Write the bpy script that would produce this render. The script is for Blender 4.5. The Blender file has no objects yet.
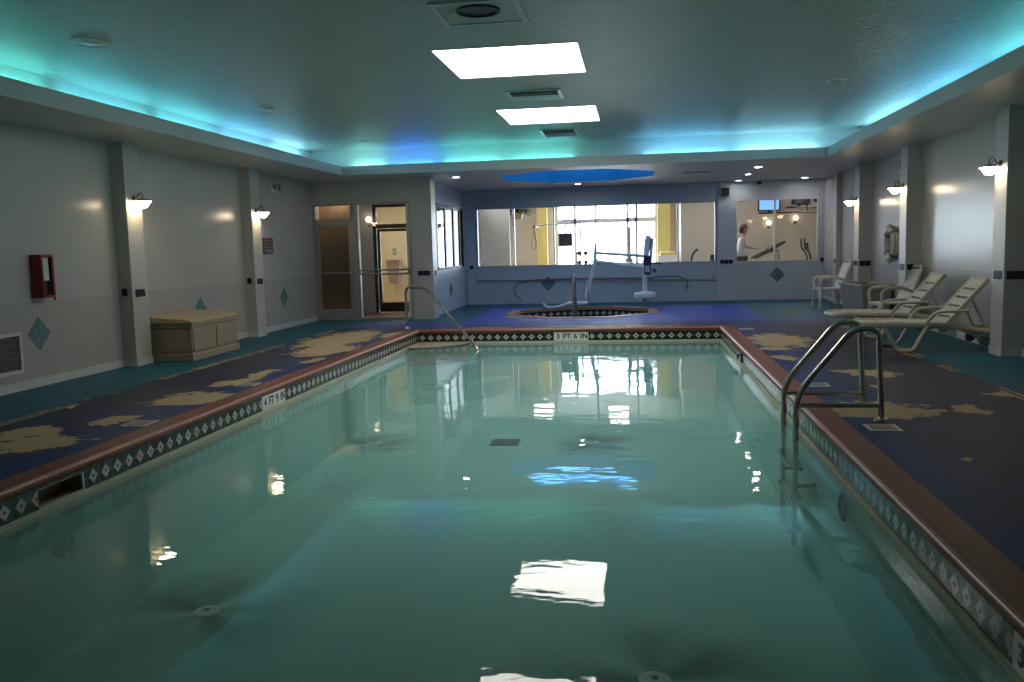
import bpy, bmesh, math, random
from mathutils import Vector, Matrix
random.seed(7)
PI = math.pi
S = bpy.context.scene
COL = S.collection

# ---------------------------------------------------------------- materials
class NT:
    def __init__(s, name):
        s.m = bpy.data.materials.new(name); s.m.use_nodes = True
        s.t = s.m.node_tree; s.n = s.t.nodes; s.l = s.t.links
        s.b = s.n['Principled BSDF']; s.out = s.n['Material Output']
    def new(s, t, **kw):
        o = s.n.new(t)
        for k, v in kw.items(): setattr(o, k, v)
        return o
    def put(s, sock, v):
        if hasattr(v, 'is_output') and v.is_output: s.l.new(v, sock)
        else: sock.default_value = v
    def math(s, op, a, b=0.0, c=0.0, clamp=False):
        o = s.new('ShaderNodeMath', operation=op, use_clamp=clamp)
        for i, v in enumerate((a, b, c)):
            if i < len(o.inputs): s.put(o.inputs[i], v)
        return o.outputs[0]
    def vmath(s, op, a, b=(0, 0, 0)):
        o = s.new('ShaderNodeVectorMath', operation=op)
        s.put(o.inputs[0], a); s.put(o.inputs[1], b)
        return o.outputs['Value'] if op in ('LENGTH', 'DISTANCE', 'DOT_PRODUCT') else o.outputs[0]
    def mix(s, f, a, b):
        o = s.new('ShaderNodeMix', data_type='RGBA')
        s.put(o.inputs[0], f)
        s.put(o.inputs[6], a if hasattr(a, 'is_output') else (*a[:3], 1))
        s.put(o.inputs[7], b if hasattr(b, 'is_output') else (*b[:3], 1))
        return o.outputs[2]
    def pos(s): return s.new('ShaderNodeNewGeometry').outputs['Position']
    def obj(s): return s.new('ShaderNodeTexCoord').outputs['Object']
    def xyz(s, v):
        o = s.new('ShaderNodeSeparateXYZ'); s.l.new(v, o.inputs[0]); return o.outputs
    def noise(s, v, scale, detail=3, rough=.55, col=False):
        o = s.new('ShaderNodeTexNoise'); s.put(o.inputs['Vector'], v)
        o.inputs['Scale'].default_value = scale; o.inputs['Detail'].default_value = detail
        o.inputs['Roughness'].default_value = rough
        return o.outputs['Color' if col else 'Fac']
    def smooth(s, v, a, b):
        o = s.new('ShaderNodeMapRange', interpolation_type='SMOOTHSTEP')
        s.put(o.inputs[0], v); o.inputs[1].default_value = a; o.inputs[2].default_value = b
        o.inputs[3].default_value = 0; o.inputs[4].default_value = 1
        return o.outputs[0]
    def bump(s, h, strength=.2, dist=.01):
        o = s.new('ShaderNodeBump'); s.put(o.inputs['Height'], h)
        o.inputs['Strength'].default_value = strength; o.inputs['Distance'].default_value = dist
        return o.outputs[0]
    def set(s, color=None, rough=None, metal=None, normal=None, spec=None):
        i = s.b.inputs
        if color is not None: s.put(i['Base Color'], color if hasattr(color, 'is_output') else (*color[:3], 1))
        if rough is not None: s.put(i['Roughness'], rough)
        if metal is not None: s.put(i['Metallic'], metal)
        if normal is not None: s.l.new(normal, i['Normal'])
        if spec is not None: s.put(i['Specular IOR Level'], spec)
        return s

def plain(name, color, rough=.5, metal=0, var=.08, scale=9, bump=0, spec=.5):
    t = NT(name); v = t.obj()
    f = t.noise(v, scale, 4)
    dark = tuple(c * (1 - var) for c in color); light = tuple(min(1, c * (1 + var)) for c in color)
    c = t.mix(f, dark, light)
    n = t.bump(t.noise(v, scale * 8, 2), .3, bump) if bump else None
    t.set(c, rough, metal, n, spec)
    return t.m
def emit(name, color, strength):
    t = NT(name); t.b.inputs['Base Color'].default_value = (*color, 1)
    t.b.inputs['Emission Color'].default_value = (*color, 1)
    t.b.inputs['Emission Strength'].default_value = strength
    return t.m

def paint_wall(name, upper, lower, rough=.3, zsplit=1.0, block=True):
    """painted block wall above, a glazed tile wainscot below, a thin cap line between"""
    t = NT(name); p = t.pos(); x = t.xyz(p)
    f = t.noise(p, 1.3, 5)
    up = t.mix(f, tuple(c * .93 for c in upper), tuple(c * 1.05 for c in upper))
    # tile joints on the wainscot
    hx = t.math('ADD', x[0], x[1])
    fu = t.math('FRACT', t.math('DIVIDE', hx, .2)); fv = t.math('FRACT', t.math('DIVIDE', x[2], .2))
    ju = t.math('LESS_THAN', fu, .025); jv = t.math('LESS_THAN', fv, .025)
    j = t.math('MAXIMUM', ju, jv)
    lo = t.mix(f, tuple(c * .94 for c in lower), tuple(c * 1.04 for c in lower))
    lo = t.mix(t.math('MULTIPLY', j, .35), lo, tuple(c * .72 for c in lower))
    below = t.math('LESS_THAN', x[2], zsplit)
    cap = t.math('MULTIPLY', t.math('LESS_THAN', t.math('ABSOLUTE', t.math('SUBTRACT', x[2], zsplit)), .008), .55)
    c = t.mix(below, up, lo)
    c = t.mix(cap, c, tuple(min(1, a * 1.2) for a in upper))
    g = t.noise(t.vmath('MULTIPLY', p, (1, 1, .35)), 28, 3)
    n = t.bump(g, .25, .006)
    t.set(c, rough, 0, n, .26)
    return t.m

WALL = paint_wall('painted_block_wall', (.53, .505, .48), (.475, .455, .43), .27)
WALLB = paint_wall('far_wall_blue_lit', (.60, .65, .73), (.54, .61, .68), .35)  # wall colour lightened and blued to hold the dome's blue light
PILLAR = plain('pilaster_paint', (.54, .52, .485), .38, var=.05, scale=2, bump=.002)
TRIMW = plain('trim_paint', (.66, .66, .63), .4, var=.04)
def mk_ceiling():
    t = NT('ceiling_enamel'); p = t.pos()
    f = t.noise(p, .9, 4)
    c = t.mix(f, (.42, .43, .42), (.48, .49, .48))
    g = t.noise(t.vmath('MULTIPLY', p, (1, 1.6, 1)), 9, 5, .65)
    t.set(c, .42, 0, t.bump(g, .5, .05), .3); return t.m
CEIL = mk_ceiling()
SOFFIT = plain('soffit_paint', (.55, .54, .52), .4, var=.05, scale=1.5, bump=.002)
FASCIA = plain('fascia_paint', (.55, .58, .57), .45, var=.04, scale=2)
COVEW = plain('cove_white', (.78, .80, .80), .6, var=.04)
NAVY = plain('navy_tile', (.006, .007, .022), .2, var=.3, scale=30)
def mk_marble():
    t = NT('teal_marble_tile'); p = t.pos()
    f = t.noise(p, 22, 6, .7)
    t.set(t.mix(t.smooth(f, .35, .65), (.07, .16, .17), (.20, .31, .31)), .25); return t.m
MARBLE = mk_marble()
STEEL = NT('brushed_stainless').set((.62, .58, .54), .22, 1.0).m
ALU = plain('anodised_aluminium', (.42, .42, .39), .38, .55, var=.05)
DARKMET = plain('dark_bronze_metal', (.035, .028, .024), .4, .4)
IRON = plain('aged_brass', (.20, .16, .11), .45, .6)
WHITEP = plain('white_resin', (.72, .70, .66), .38, var=.04, scale=5)
LOUNGEP = plain('ivory_resin', (.56, .525, .46), .36, var=.06, scale=5)
LIFTW = plain('white_powder_coat', (.85, .86, .88), .35, var=.03)
TANP = plain('tan_resin', (.37, .28, .19), .5, var=.08, scale=4, bump=.002)
TANL = plain('tan_resin_lid', (.46, .35, .21), .45, var=.08, scale=4, bump=.002)
GREYP = plain('grey_brown_plastic', (.25, .235, .21), .5, var=.08, scale=4)
RED = plain('red_enamel', (.30, .012, .02), .35, var=.1)
BLACK = plain('black_plastic', (.012, .012, .014), .4, var=.2)
CHAR = plain('charcoal_rubber', (.05, .05, .055), .55, var=.15)
BLUEP = plain('navy_blue_plastic', (.02, .03, .14), .35, var=.15)
GREYM = plain('grey_metal', (.35, .36, .37), .35, .6)
VENTM = plain('vent_metal', (.55, .57, .57), .3, .5)
WHITE = plain('white_enamel', (.8, .8, .79), .35, var=.03)
CREAM = plain('cream_paint', (.74, .66, .56), .5, var=.05, scale=1.2)
BEIGE = plain('beige_wall_paint', (.60, .54, .47), .55, var=.05, scale=1.2)
YELLOW = plain('yellow_paint', (.72, .58, .20), .5, var=.05, scale=2)
PALEY = plain('pale_yellow_paint', (.82, .72, .42), .55, var=.05, scale=1.2)
BROWNW = plain('brown_wood', (.40, .26, .15), .45, var=.25, scale=3)
TERRA = plain('terracotta_floor', (.36, .20, .13), .35, var=.2, scale=5)
GREYF = plain('gym_floor', (.40, .38, .36), .5, var=.1, scale=4)
ACOUS = plain('gym_ceiling_board', (.66, .65, .62), .7, var=.05)
SIGNB = plain('dark_maroon_sign', (.09, .035, .035), .4, var=.1)
SIGNL = plain('pale_sign_bars', (.27, .19, .18), .5, var=.1)
PINK = plain('pink_poster', (.75, .30, .42), .6)
LAV = plain('pale_lavender', (.55, .52, .66), .6)
BUOY = plain('weathered_buoy', (.50, .48, .44), .5, var=.2, scale=7)
ROPE = plain('buoy_band', (.16, .13, .11), .7, var=.2)
BLUED = plain('blue_dome_paint', (.010, .16, .29), .5, var=.05)
SKIN = plain('skin', (.56, .33, .25), .5, var=.05)
HAIR = plain('brown_hair', (.16, .09, .06), .6, var=.25, scale=40)
SHIRT = plain('white_cotton', (.80, .79, .80), .8, var=.04)
SHORTS = plain('dark_shorts', (.13, .11, .12), .8, var=.1)
SHOE = plain('white_shoe', (.7, .7, .7), .6)
GREEN = plain('dark_leaf', (.05, .07, .035), .5, var=.3, scale=20)
GROUT = plain('waterline_plaster', (.56, .50, .36), .6, var=.18, scale=6)
PLATE = plain('white_marker_tile', (.86, .85, .82), .25, var=.04)
INK = plain('black_letter', (.01, .01, .01), .4)
SKYL = emit('skylight_diffuser', (1, .945, .89), 10.0)
DOWN = emit('downlight_lens', (1, .96, .90), 75.0)
GLOBE = emit('frosted_lamp_glass', (1, .80, .52), 32.0)
GLOBES = emit('dim_lamp_glass', (1, .80, .52), 6.0)
GYML = emit('gym_light_lens', (1, .93, .82), 28.0)
GYMR = emit('gym_light_lens_dim', (1, .93, .82), 24.0)
SCREEN = emit('blue_tv_screen', (.16, .36, .95), 1.3)

def mk_glass(name, tint=(.96, .97, .97)):
    t = NT(name)
    tr = t.new('ShaderNodeBsdfTransparent'); tr.inputs[0].default_value = (*tint, 1)
    gl = t.new('ShaderNodeBsdfGlossy'); gl.inputs['Roughness'].default_value = .01
    fr = t.new('ShaderNodeFresnel'); fr.inputs[0].default_value = 1.45
    mx = t.new('ShaderNodeMixShader')
    bf = t.new('ShaderNodeNewGeometry').outputs['Backfacing']
    t.l.new(t.math('MULTIPLY', fr.outputs[0], t.math('SUBTRACT', 1.0, bf)), mx.inputs[0]); t.l.new(tr.outputs[0], mx.inputs[1]); t.l.new(gl.outputs[0], mx.inputs[2])
    t.l.new(mx.outputs[0], t.out.inputs[0]); t.n.remove(t.b)
    return t.m
GLASS = mk_glass('window_glass')
GLASST = mk_glass('daylight_cut_glass', (.33, .33, .34))  # tint added to cut the daylight coming through the side window
GLASSD = mk_glass('grey_tinted_glass', (.80, .82, .84))

def mk_water(name, tint, murk, s1=1.0):
    t = NT(name); p = t.pos()
    big = t.noise(t.vmath('MULTIPLY', p, (1.0, .75, 1)), .8, 2)
    mid = t.noise(t.vmath('MULTIPLY', p, (.8, 1.5, 1)), 3.0, 2)
    x = t.xyz(p)
    patch = t.smooth(t.noise(p, .45, 2), .42, .62)
    fine = t.math('MULTIPLY', t.noise(t.vmath('MULTIPLY', p, (.55, 1.6, 1)), 11, 2), patch)
    h = t.math('ADD', t.math('ADD', t.math('MULTIPLY', big, .0105 * s1), t.math('MULTIPLY', mid, .0017 * s1)), t.math('MULTIPLY', fine, .0005 * s1))
    n = t.bump(h, 1.0, 1.0)
    tr = t.new('ShaderNodeBsdfTransparent'); tr.inputs[0].default_value = (*tint, 1)
    df = t.new('ShaderNodeBsdfDiffuse'); df.inputs[0].default_value = (*murk, 1)      # light scattered back by the cloudy water
    body = t.new('ShaderNodeMixShader'); body.inputs[0].default_value = .30
    t.l.new(tr.outputs[0], body.inputs[1]); t.l.new(df.outputs[0], body.inputs[2])
    gl = t.new('ShaderNodeBsdfGlossy'); gl.inputs['Roughness'].default_value = .012
    t.l.new(n, gl.inputs['Normal'])
    fr = t.new('ShaderNodeFresnel'); fr.inputs[0].default_value = 1.333
    t.l.new(n, fr.inputs['Normal'])
    mx = t.new('ShaderNodeMixShader')
    t.l.new(fr.outputs[0], mx.inputs[0]); t.l.new(body.outputs[0], mx.inputs[1]); t.l.new(gl.outputs[0], mx.inputs[2])
    t.l.new(mx.outputs[0], t.out.inputs[0]); t.n.remove(t.b)
    return t.m
WATER = mk_water('pool_water', (.88, .98, .96), (.54, .94, .90))
TUBW = mk_water('tub_water', (.62, .84, .76), (.20, .30, .26), .6)

def mk_plaster():
    t = NT('teal_pool_plaster'); p = t.pos()
    f = t.noise(p, .7, 4)
    c = t.mix(f, (.46, .84, .79), (.52, .88, .83))
    # grime that has settled round each floor inlet, streaked outwards
    q = t.vmath('ADD', p, t.vmath('MULTIPLY', t.vmath('SUBTRACT', t.noise(p, 2.5, 3, col=True), (.5, .5, .5)), (.5, .5, 0)))
    for (cx, cy, r) in INLETS:
        d = t.vmath('LENGTH', t.vmath('MULTIPLY', t.vmath('SUBTRACT', q, (cx, cy, -1.2)), (1 / r, 1 / r, 0)))
        m = t.math('SUBTRACT', 1, t.smooth(d, .15, 1.0))
        rel = t.xyz(t.vmath('SUBTRACT', p, (cx, cy, 0)))
        ang = t.math('ARCTAN2', rel[1], rel[0])
        st = t.math('ADD', .66, t.math('ADD', t.math('MULTIPLY', t.math('SINE', t.math('ADD', t.math('MULTIPLY', ang, 2), cx)), .3), t.math('MULTIPLY', t.math('SINE', t.math('ADD', t.math('MULTIPLY', ang, 5), cy)), .2)))
        c = t.mix(t.math('MULTIPLY', t.math('MULTIPLY', m, st), 1.0), c, (.11, .20, .13))
    t.set(c, .6, 0, None, .2); return t.m
INLETS = [(-3.3, 6.1, 1.15), (.08, 5.35, 1.15), (-.63, 11.6, .8), (-3.6, 11.5, .8)]
PLASTER = mk_plaster()

def mk_band(name, axis, origin):
    """waterline tile: dark green squares, each with a pale diamond and a red dot"""
    t = NT(name); x = t.xyz(t.pos()); s = x[axis]
    P, H0, H = .155, -.215, .15
    u = t.math('FRACT', t.math('DIVIDE', t.math('SUBTRACT', s, origin), P))
    v = t.math('DIVIDE', t.math('SUBTRACT', x[2], H0), H)
    au = t.math('ABSOLUTE', t.math('SUBTRACT', u, .5)); av = t.math('ABSOLUTE', t.math('SUBTRACT', v, .5))
    d = t.math('ADD', au, t.math('MULTIPLY', av, .97))
    dia = t.math('LESS_THAN', d, .35); ring = t.math('LESS_THAN', t.math('ABSOLUTE', t.math('SUBTRACT', d, .20)), .035)
    dot = t.math('LESS_THAN', d, .10)
    joint = t.math('LESS_THAN', au, -1.0)
    joint = t.math('GREATER_THAN', au, .475)
    hl = t.math('LESS_THAN', av, .03)
    f = t.noise(t.pos(), 14, 3)
    c = t.mix(f, (.006, .016, .015), (.016, .034, .03))
    c = t.mix(t.math('MULTIPLY', hl, .7), c, (.22, .10, .06))
    c = t.mix(t.math('MULTIPLY', joint, .8), c, (.05, .12, .12))
    c = t.mix(dia, c, t.mix(f, (.52, .42, .36), (.64, .56, .50)))
    c = t.mix(t.math('MULTIPLY', ring, .35), c, (.30, .20, .16))
    c = t.mix(dot, c, (.10, .02, .015))
    t.set(c, .26, 0, None, .5); return t.m
BAND_Y = mk_band('waterline_tile_along', 1, .05)
BAND_X = mk_band('waterline_tile_across', 0, .035)

def mk_coping(name, axis):
    t = NT(name); p = t.pos(); x = t.xyz(p)
    u = t.math('FRACT', t.math('DIVIDE', x[axis], .305))
    j = t.math('LESS_THAN', u, .03)
    w = t.math('FRACT', t.math('DIVIDE', x[axis], .019))
    rib = t.math('MULTIPLY', t.math('LESS_THAN', w, .25), .22)
    f = t.noise(p, 6, 4)
    c = t.mix(f, (.19, .050, .026), (.27, .085, .048))
    c = t.mix(rib, c, (.13, .036, .022)); c = t.mix(j, c, (.12, .045, .03))
    t.set(c, .45, 0, t.bump(t.noise(p, 30, 3), .2, .004), .3); return t.m
COPE_Y = mk_coping('red_brick_coping_along', 1)
COPE_X = mk_coping('red_brick_coping_across', 0)
NOSE = plain('pink_coping_edge', (.46, .18, .14), .3, var=.12, scale=12)

PATCH = [(2.04, 13.46, .46, .91), (1.86, 12.37, .18, .23), (1.83, 11.34, .17, .25), (2.49, 10.03, .34, .3), (2.05, 7.74, .45, .4), (2.53, 7.72, .07, .09), (2.78, 7.79, .11, .21), (2.11, 6.03, .04, .07), (3.33, 8.54, .17, .19), (2.29, 9.12, .05, .13), (3.43, 11.54, .12, .25), (-5.12, 6.64, .24, .23), (-4.77, 6.23, .35, .34), (-4.72, 7.29, .14, .23), (-4.52, 8.35, .43, .36), (-4.64, 9.42, .19, .31), (-4.56, 10.09, .12, .47), (-4.46, 8.53, .08, .25), (-4.99, 14.26, .54, 1.36), (-4.68, 12.65, .48, .79), (-4.42, 11.46, .11, .22), (-4.49, 14.13, .09, .41), (-4.2, 14.93, .25, .63), (-5.63, 7.9, .07, .17), (-2.84, 16.02, .5, .07), (-.6, 16.02, 1.4, .06), (-2.6, 18.6, .35, .18), (-1.3, 17.7, 1.2, .12)]
def mk_deck():
    t = NT('painted_pool_deck'); p = t.pos(); x = t.xyz(p)
    wob = t.vmath('MULTIPLY', t.vmath('SUBTRACT', t.noise(p, 1.6, 4, .6, col=True), (.5, .5, .5)), (.5, .9, 0))
    q = t.vmath('ADD', p, wob)
    dmin = None
    for (cx, cy, rx, ry) in PATCH:
        d = t.vmath('LENGTH', t.vmath('MULTIPLY', t.vmath('SUBTRACT', q, (cx, cy, 0)), (1 / (rx * 1.05), 1 / (ry * 1.05), 0)))
        dmin = d if dmin is None else t.math('MINIMUM', dmin, d)
    rag = t.math('ADD', dmin, t.math('MULTIPLY', t.math('SUBTRACT', t.noise(p, 5, 6, .72), .5), 2.2))
    worn = t.math('SUBTRACT', 1, t.smooth(rag, .86, 1.0))
    # wear along the saw cut that divides the two paints
    gx = t.math('MINIMUM', t.math('ABSOLUTE', t.math('SUBTRACT', x[0], 3.42)), t.math('ABSOLUTE', t.math('ADD', x[0], 5.66)))
    near = t.math('MULTIPLY', t.math('LESS_THAN', t.math('ADD', gx, t.math('MULTIPLY', t.noise(p, 7, 4), .14)), .115), t.math('MULTIPLY', t.math('GREATER_THAN', t.noise(p, .9, 2), .50), t.math('LESS_THAN', x[1], 16.6)))
    worn = t.math('MAXIMUM', worn, near)
    groove = t.math('MULTIPLY', t.math('LESS_THAN', gx, .014), t.math('LESS_THAN', x[1], 17.1))
    # which paint: blue field or teal border
    inx = t.math('MULTIPLY', t.math('LESS_THAN', x[0], 3.42), t.math('GREATER_THAN', x[0], -5.66))
    main = t.math('MULTIPLY', inx, t.math('LESS_THAN', x[1], 17.1))
    far = t.math('MULTIPLY', t.math('MULTIPLY', t.math('LESS_THAN', x[0], 2.46), t.math('GREATER_THAN', x[0], -3.5)), t.math('LESS_THAN', x[1], 21.35))
    blue = t.math('MAXIMUM', main, far)
    f = t.noise(p, 1.1, 5, .6); f2 = t.noise(p, 26, 4)
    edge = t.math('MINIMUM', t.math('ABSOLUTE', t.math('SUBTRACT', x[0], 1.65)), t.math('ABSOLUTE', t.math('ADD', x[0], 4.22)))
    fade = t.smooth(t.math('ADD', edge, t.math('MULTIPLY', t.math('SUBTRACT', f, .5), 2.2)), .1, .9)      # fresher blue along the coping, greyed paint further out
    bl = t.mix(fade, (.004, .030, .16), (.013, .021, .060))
    fb = t.mix(f, (.032, .085, .46), (.045, .10, .50))  # far blue brightened to carry the bluish light on that deck
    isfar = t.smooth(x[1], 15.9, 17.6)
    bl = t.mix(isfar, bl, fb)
    te = t.mix(f, (.005, .095, .145), (.009, .135, .20))
    c = t.mix(blue, te, bl)
    c = t.mix(t.math('MULTIPLY', t.math('SUBTRACT', f2, .3), .15), c, (.10, .10, .11))
    c = t.mix(worn, c, t.mix(f2, (.42, .30, .16), (.62, .47, .28)))
    c = t.mix(groove, c, (.01, .01, .012))
    t.set(c, t.math('ADD', .5, t.math('MULTIPLY', worn, .2)), 0, t.bump(f2, .3, .006), .2); return t.m
DECK = mk_deck()

# ---------------------------------------------------------------- mesh helpers
class MB:
    def __init__(s): s.v = []; s.f = []; s.m = []; s.mi = 0
    def add(s, vs, fs):
        o = len(s.v); s.v += [tuple(v) for v in vs]
        for f in fs: s.f.append([i + o for i in f]); s.m.append(s.mi)
        return s
    def box(s, x0, x1, y0, y1, z0, z1, M=None):
        vs = [(x, y, z) for x in (x0, x1) for y in (y0, y1) for z in (z0, z1)]
        if M is not None: vs = [M @ Vector(v) for v in vs]
        return s.add(vs, [(0, 1, 3, 2), (4, 6, 7, 5), (0, 4, 5, 1), (2, 3, 7, 6), (0, 2, 6, 4), (1, 5, 7, 3)])
    def taper(s, a, b, z0, z1):
        """frustum between rectangle a at z0 and rectangle b at z1 (x0,x1,y0,y1)"""
        vs = [(x, y, z) for (r, z) in ((a, z0), (b, z1)) for (x, y) in ((r[0], r[2]), (r[1], r[2]), (r[1], r[3]), (r[0], r[3]))]
        return s.add(vs, [(3, 2, 1, 0), (4, 5, 6, 7), (0, 1, 5, 4), (1, 2, 6, 5), (2, 3, 7, 6), (3, 0, 4, 7)])
    def quad(s, a, b, c, d): return s.add([a, b, c, d], [(0, 1, 2, 3)])
    def prism(s, pts, fn, a0, a1):
        """polygon pts extruded; fn(u, v, a) gives the point"""
        n = len(pts); vs = [fn(u, v, a0) for u, v in pts] + [fn(u, v, a1) for u, v in pts]
        fs = [list(range(n))[::-1], list(range(n, 2 * n))] + [(i, (i + 1) % n, n + (i + 1) % n, n + i) for i in range(n)]
        return s.add(vs, fs)
    def tube(s, path, r, n=10, closed=False, flat=1.0):
        P = [Vector(p) for p in path]; k = len(P)
        rs = r if isinstance(r, (list, tuple)) else [r] * k
        T = []
        for i in range(k):
            if closed: t = P[(i + 1) % k] - P[i - 1]
            else: t = P[min(i + 1, k - 1)] - P[max(i - 1, 0)]
            T.append(t.normalized())
        up = Vector((0, 0, 1)) if abs(T[0].z) < .9 else Vector((0, 1, 0))
        nrm = (up - T[0] * up.dot(T[0])).normalized(); vs = []
        for i in range(k):
            nrm = (nrm - T[i] * nrm.dot(T[i])).normalized(); b = T[i].cross(nrm)
            for j in range(n):
                a = 2 * PI * j / n
                vs.append(P[i] + (nrm * math.cos(a) * flat + b * math.sin(a)) * rs[i])
        fs = []
        for i in range(k if closed else k - 1):
            for j in range(n):
                i2 = (i + 1) % k
                fs.append((i * n + j, i * n + (j + 1) % n, i2 * n + (j + 1) % n, i2 * n + j))
        if not closed: fs += [list(range(n))[::-1], list(range((k - 1) * n, k * n))]
        return s.add(vs, fs)
    def lathe(s, prof, c=(0, 0, 0), n=24, M=None):
        vs = []; k = len(prof)
        for r, z in prof:
            for j in range(n):
                a = 2 * PI * j / n
                v = Vector((r * math.cos(a), r * math.sin(a), z))
                if M is not None: v = M @ v
                vs.append(v + Vector(c))
        fs = [(i * n + j, i * n + (j + 1) % n, (i + 1) * n + (j + 1) % n, (i + 1) * n + j) for i in range(k - 1) for j in range(n)]
        if prof[0][0] > 1e-5: fs.append(list(range(n))[::-1])
        if prof[-1][0] > 1e-5: fs.append(list(range((k - 1) * n, k * n)))
        return s.add(vs, fs)
    def ball(s, c, r, n=14, k=8, sq=(1, 1, 1)):
        prof = [(math.sin(PI * i / k) * r, -math.cos(PI * i / k) * r) for i in range(k + 1)]
        M = Matrix.Diagonal((*sq, 1))
        return s.lathe([(max(a, 1e-4), b) for a, b in prof], c, n, M)
    def split(s, name, mat, parent, **kw):
        """one object per loose piece"""
        lab = list(range(len(s.v)))
        def find(i):
            while lab[i] != i: lab[i] = lab[lab[i]]; i = lab[i]
            return i
        for f in s.f:
            for q in f[1:]: lab[find(q)] = find(f[0])
        groups = {}
        for f, m in zip(s.f, s.m): groups.setdefault(find(f[0]), []).append((f, m))
        for g in groups.values():
            idx = sorted({q for f, _ in g for q in f}); mp = {q: k for k, q in enumerate(idx)}
            nb = MB(); nb.v = [s.v[q] for q in idx]; nb.f = [[mp[q] for q in f] for f, _ in g]; nb.m = [m for _, m in g]
            nb.build(name, mat, parent, **kw)
    def build(s, name, mat, parent=None, ang=35, bevel=0, seg=2):
        me = bpy.data.meshes.new(name); me.from_pydata(s.v, [], s.f)
        for m in (mat if isinstance(mat, (list, tuple)) else [mat]): me.materials.append(m)
        me.polygons.foreach_set('material_index', s.m)
        bm = bmesh.new(); bm.from_mesh(me); bmesh.ops.recalc_face_normals(bm, faces=bm.faces); bm.to_mesh(me); bm.free()
        me.polygons.foreach_set('use_smooth', [True] * len(me.polygons))
        me.set_sharp_from_angle(angle=math.radians(ang))
        o = bpy.data.objects.new(name, me); COL.objects.link(o)
        if parent is not None: o.parent = parent
        if bevel:
            b = o.modifiers.new('bevel', 'BEVEL'); b.width = bevel; b.segments = seg; b.limit_method = 'ANGLE'; b.angle_limit = math.radians(40)
            b.harden_normals = True
        return o

def fillet(pts, r, n=6):
    P = [Vector(p) for p in pts]; out = [P[0]]
    for i in range(1, len(P) - 1):
        a, b, c = P[i - 1], P[i], P[i + 1]
        d1 = (a - b); d2 = (c - b); q = min(r, d1.length * .48, d2.length * .48)
        p1 = b + d1.normalized() * q; p2 = b + d2.normalized() * q
        for k in range(n + 1):
            t = k / n; out.append(p1 * (1 - t) ** 2 + b * 2 * t * (1 - t) + p2 * t * t)
    out.append(P[-1]); return out

def holed(outer, holes, z, flip=False):
    """flat sheet with holes -> MB"""
    bm = bmesh.new(); E = []
    for loop in [outer] + holes:
        vs = [bm.verts.new((x, y, z)) for x, y in loop]
        for i in range(len(vs)): E.append(bm.edges.new((vs[i], vs[(i + 1) % len(vs)])))
    bmesh.ops.triangle_fill(bm, use_beauty=True, use_dissolve=False, edges=E)
    mb = MB(); bm.verts.index_update()
    mb.add([v.co[:] for v in bm.verts], [[v.index for v in f.verts] for f in bm.faces]); bm.free()
    return mb
def octa(cx, cy, ap):
    R = ap / math.cos(PI / 8)
    return [(cx + R * math.cos(PI / 8 + k * PI / 4), cy + R * math.sin(PI / 8 + k * PI / 4)) for k in range(8)]
def rect(x0, x1, y0, y1): return [(x0, y0), (x1, y0), (x1, y1), (x0, y1)]

def tag(o, label, cat, group=None, kind=None):
    o['label'] = label; o['category'] = cat
    if group: o['group'] = group
    if kind: o['kind'] = kind
    return o
def thing(name, label, cat, loc=(0, 0, 0), rz=0, group=None):
    o = bpy.data.objects.new(name, None); COL.objects.link(o); o.empty_display_size = .1
    o.location = loc; o.rotation_euler = (0, 0, rz)
    return tag(o, label, cat, group)
def struct(o, label=None, cat=None):
    o['kind'] = 'structure'
    if label: o['label'] = label
    if cat: o['category'] = cat
    return o
def dup(root, loc, rz=None, label=None, group=None):
    r = root.copy(); COL.objects.link(r); r.location = loc
    if rz is not None: r.rotation_euler = (0, 0, rz)
    if label: r['label'] = label
    if group: r['group'] = group
    for ch in list(root.children):
        c = ch.copy(); COL.objects.link(c); c.parent = r
        for g in list(ch.children):
            d = g.copy(); COL.objects.link(d); d.parent = c
    return r
def text_mesh(body, size, name, mat, parent, M, extrude=.001, sx=1.0):
    cu = bpy.data.curves.new(name, 'FONT'); cu.body = body; cu.size = size; cu.extrude = extrude
    cu.align_x = 'CENTER'; cu.align_y = 'CENTER'; cu.space_character = 1.05; cu.offset = size * .032
    tmp = bpy.data.objects.new('tmp', cu)
    me = bpy.data.meshes.new_from_object(tmp)
    bpy.data.objects.remove(tmp); bpy.data.curves.remove(cu)
    me.transform(M @ Matrix.Diagonal((sx, 1, 1, 1))); me.name = name
    me.materials.clear(); me.materials.append(mat)
    o = bpy.data.objects.new(name, me); COL.objects.link(o); o.parent = parent
    return o

# ---------------------------------------------------------------- room numbers (metres)
XL, XR = -6.87, 4.57          # side walls
YN, YF = -2.6, 22.8           # near and far walls
YD, XS = 18.2, -4.45          # door wall, short wall with the dark windows
ZC, ZS = 3.5, 2.97            # ceiling, soffit
PX0, PX1, PY0, PY1 = -4.0, 1.43, 1.2, 15.65    # pool
ZW, ZF = -.25, -1.25          # water, pool floor
CW = .215                     # coping width
TC, TI, TO = (-1.23, 19.64), 1.46, 1.66        # hot tub
DC, DI = (-1.25, 19.35), 1.62                  # blue ceiling dome

# ---------------------------------------------------------------- floor, pool
L = [(XL - .2, YN - .2), (XR + .2, YN - .2), (XR + .2, YF + .07), (XS - .03, YF + .07), (XS - .03, YD + .1), (XL - .2, YD + .1)]
struct(holed(L, [rect(PX0 - CW, PX1 + CW, PY0 - CW, PY1 + CW), octa(*TC, TO)], 0).build('floor', DECK))
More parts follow.
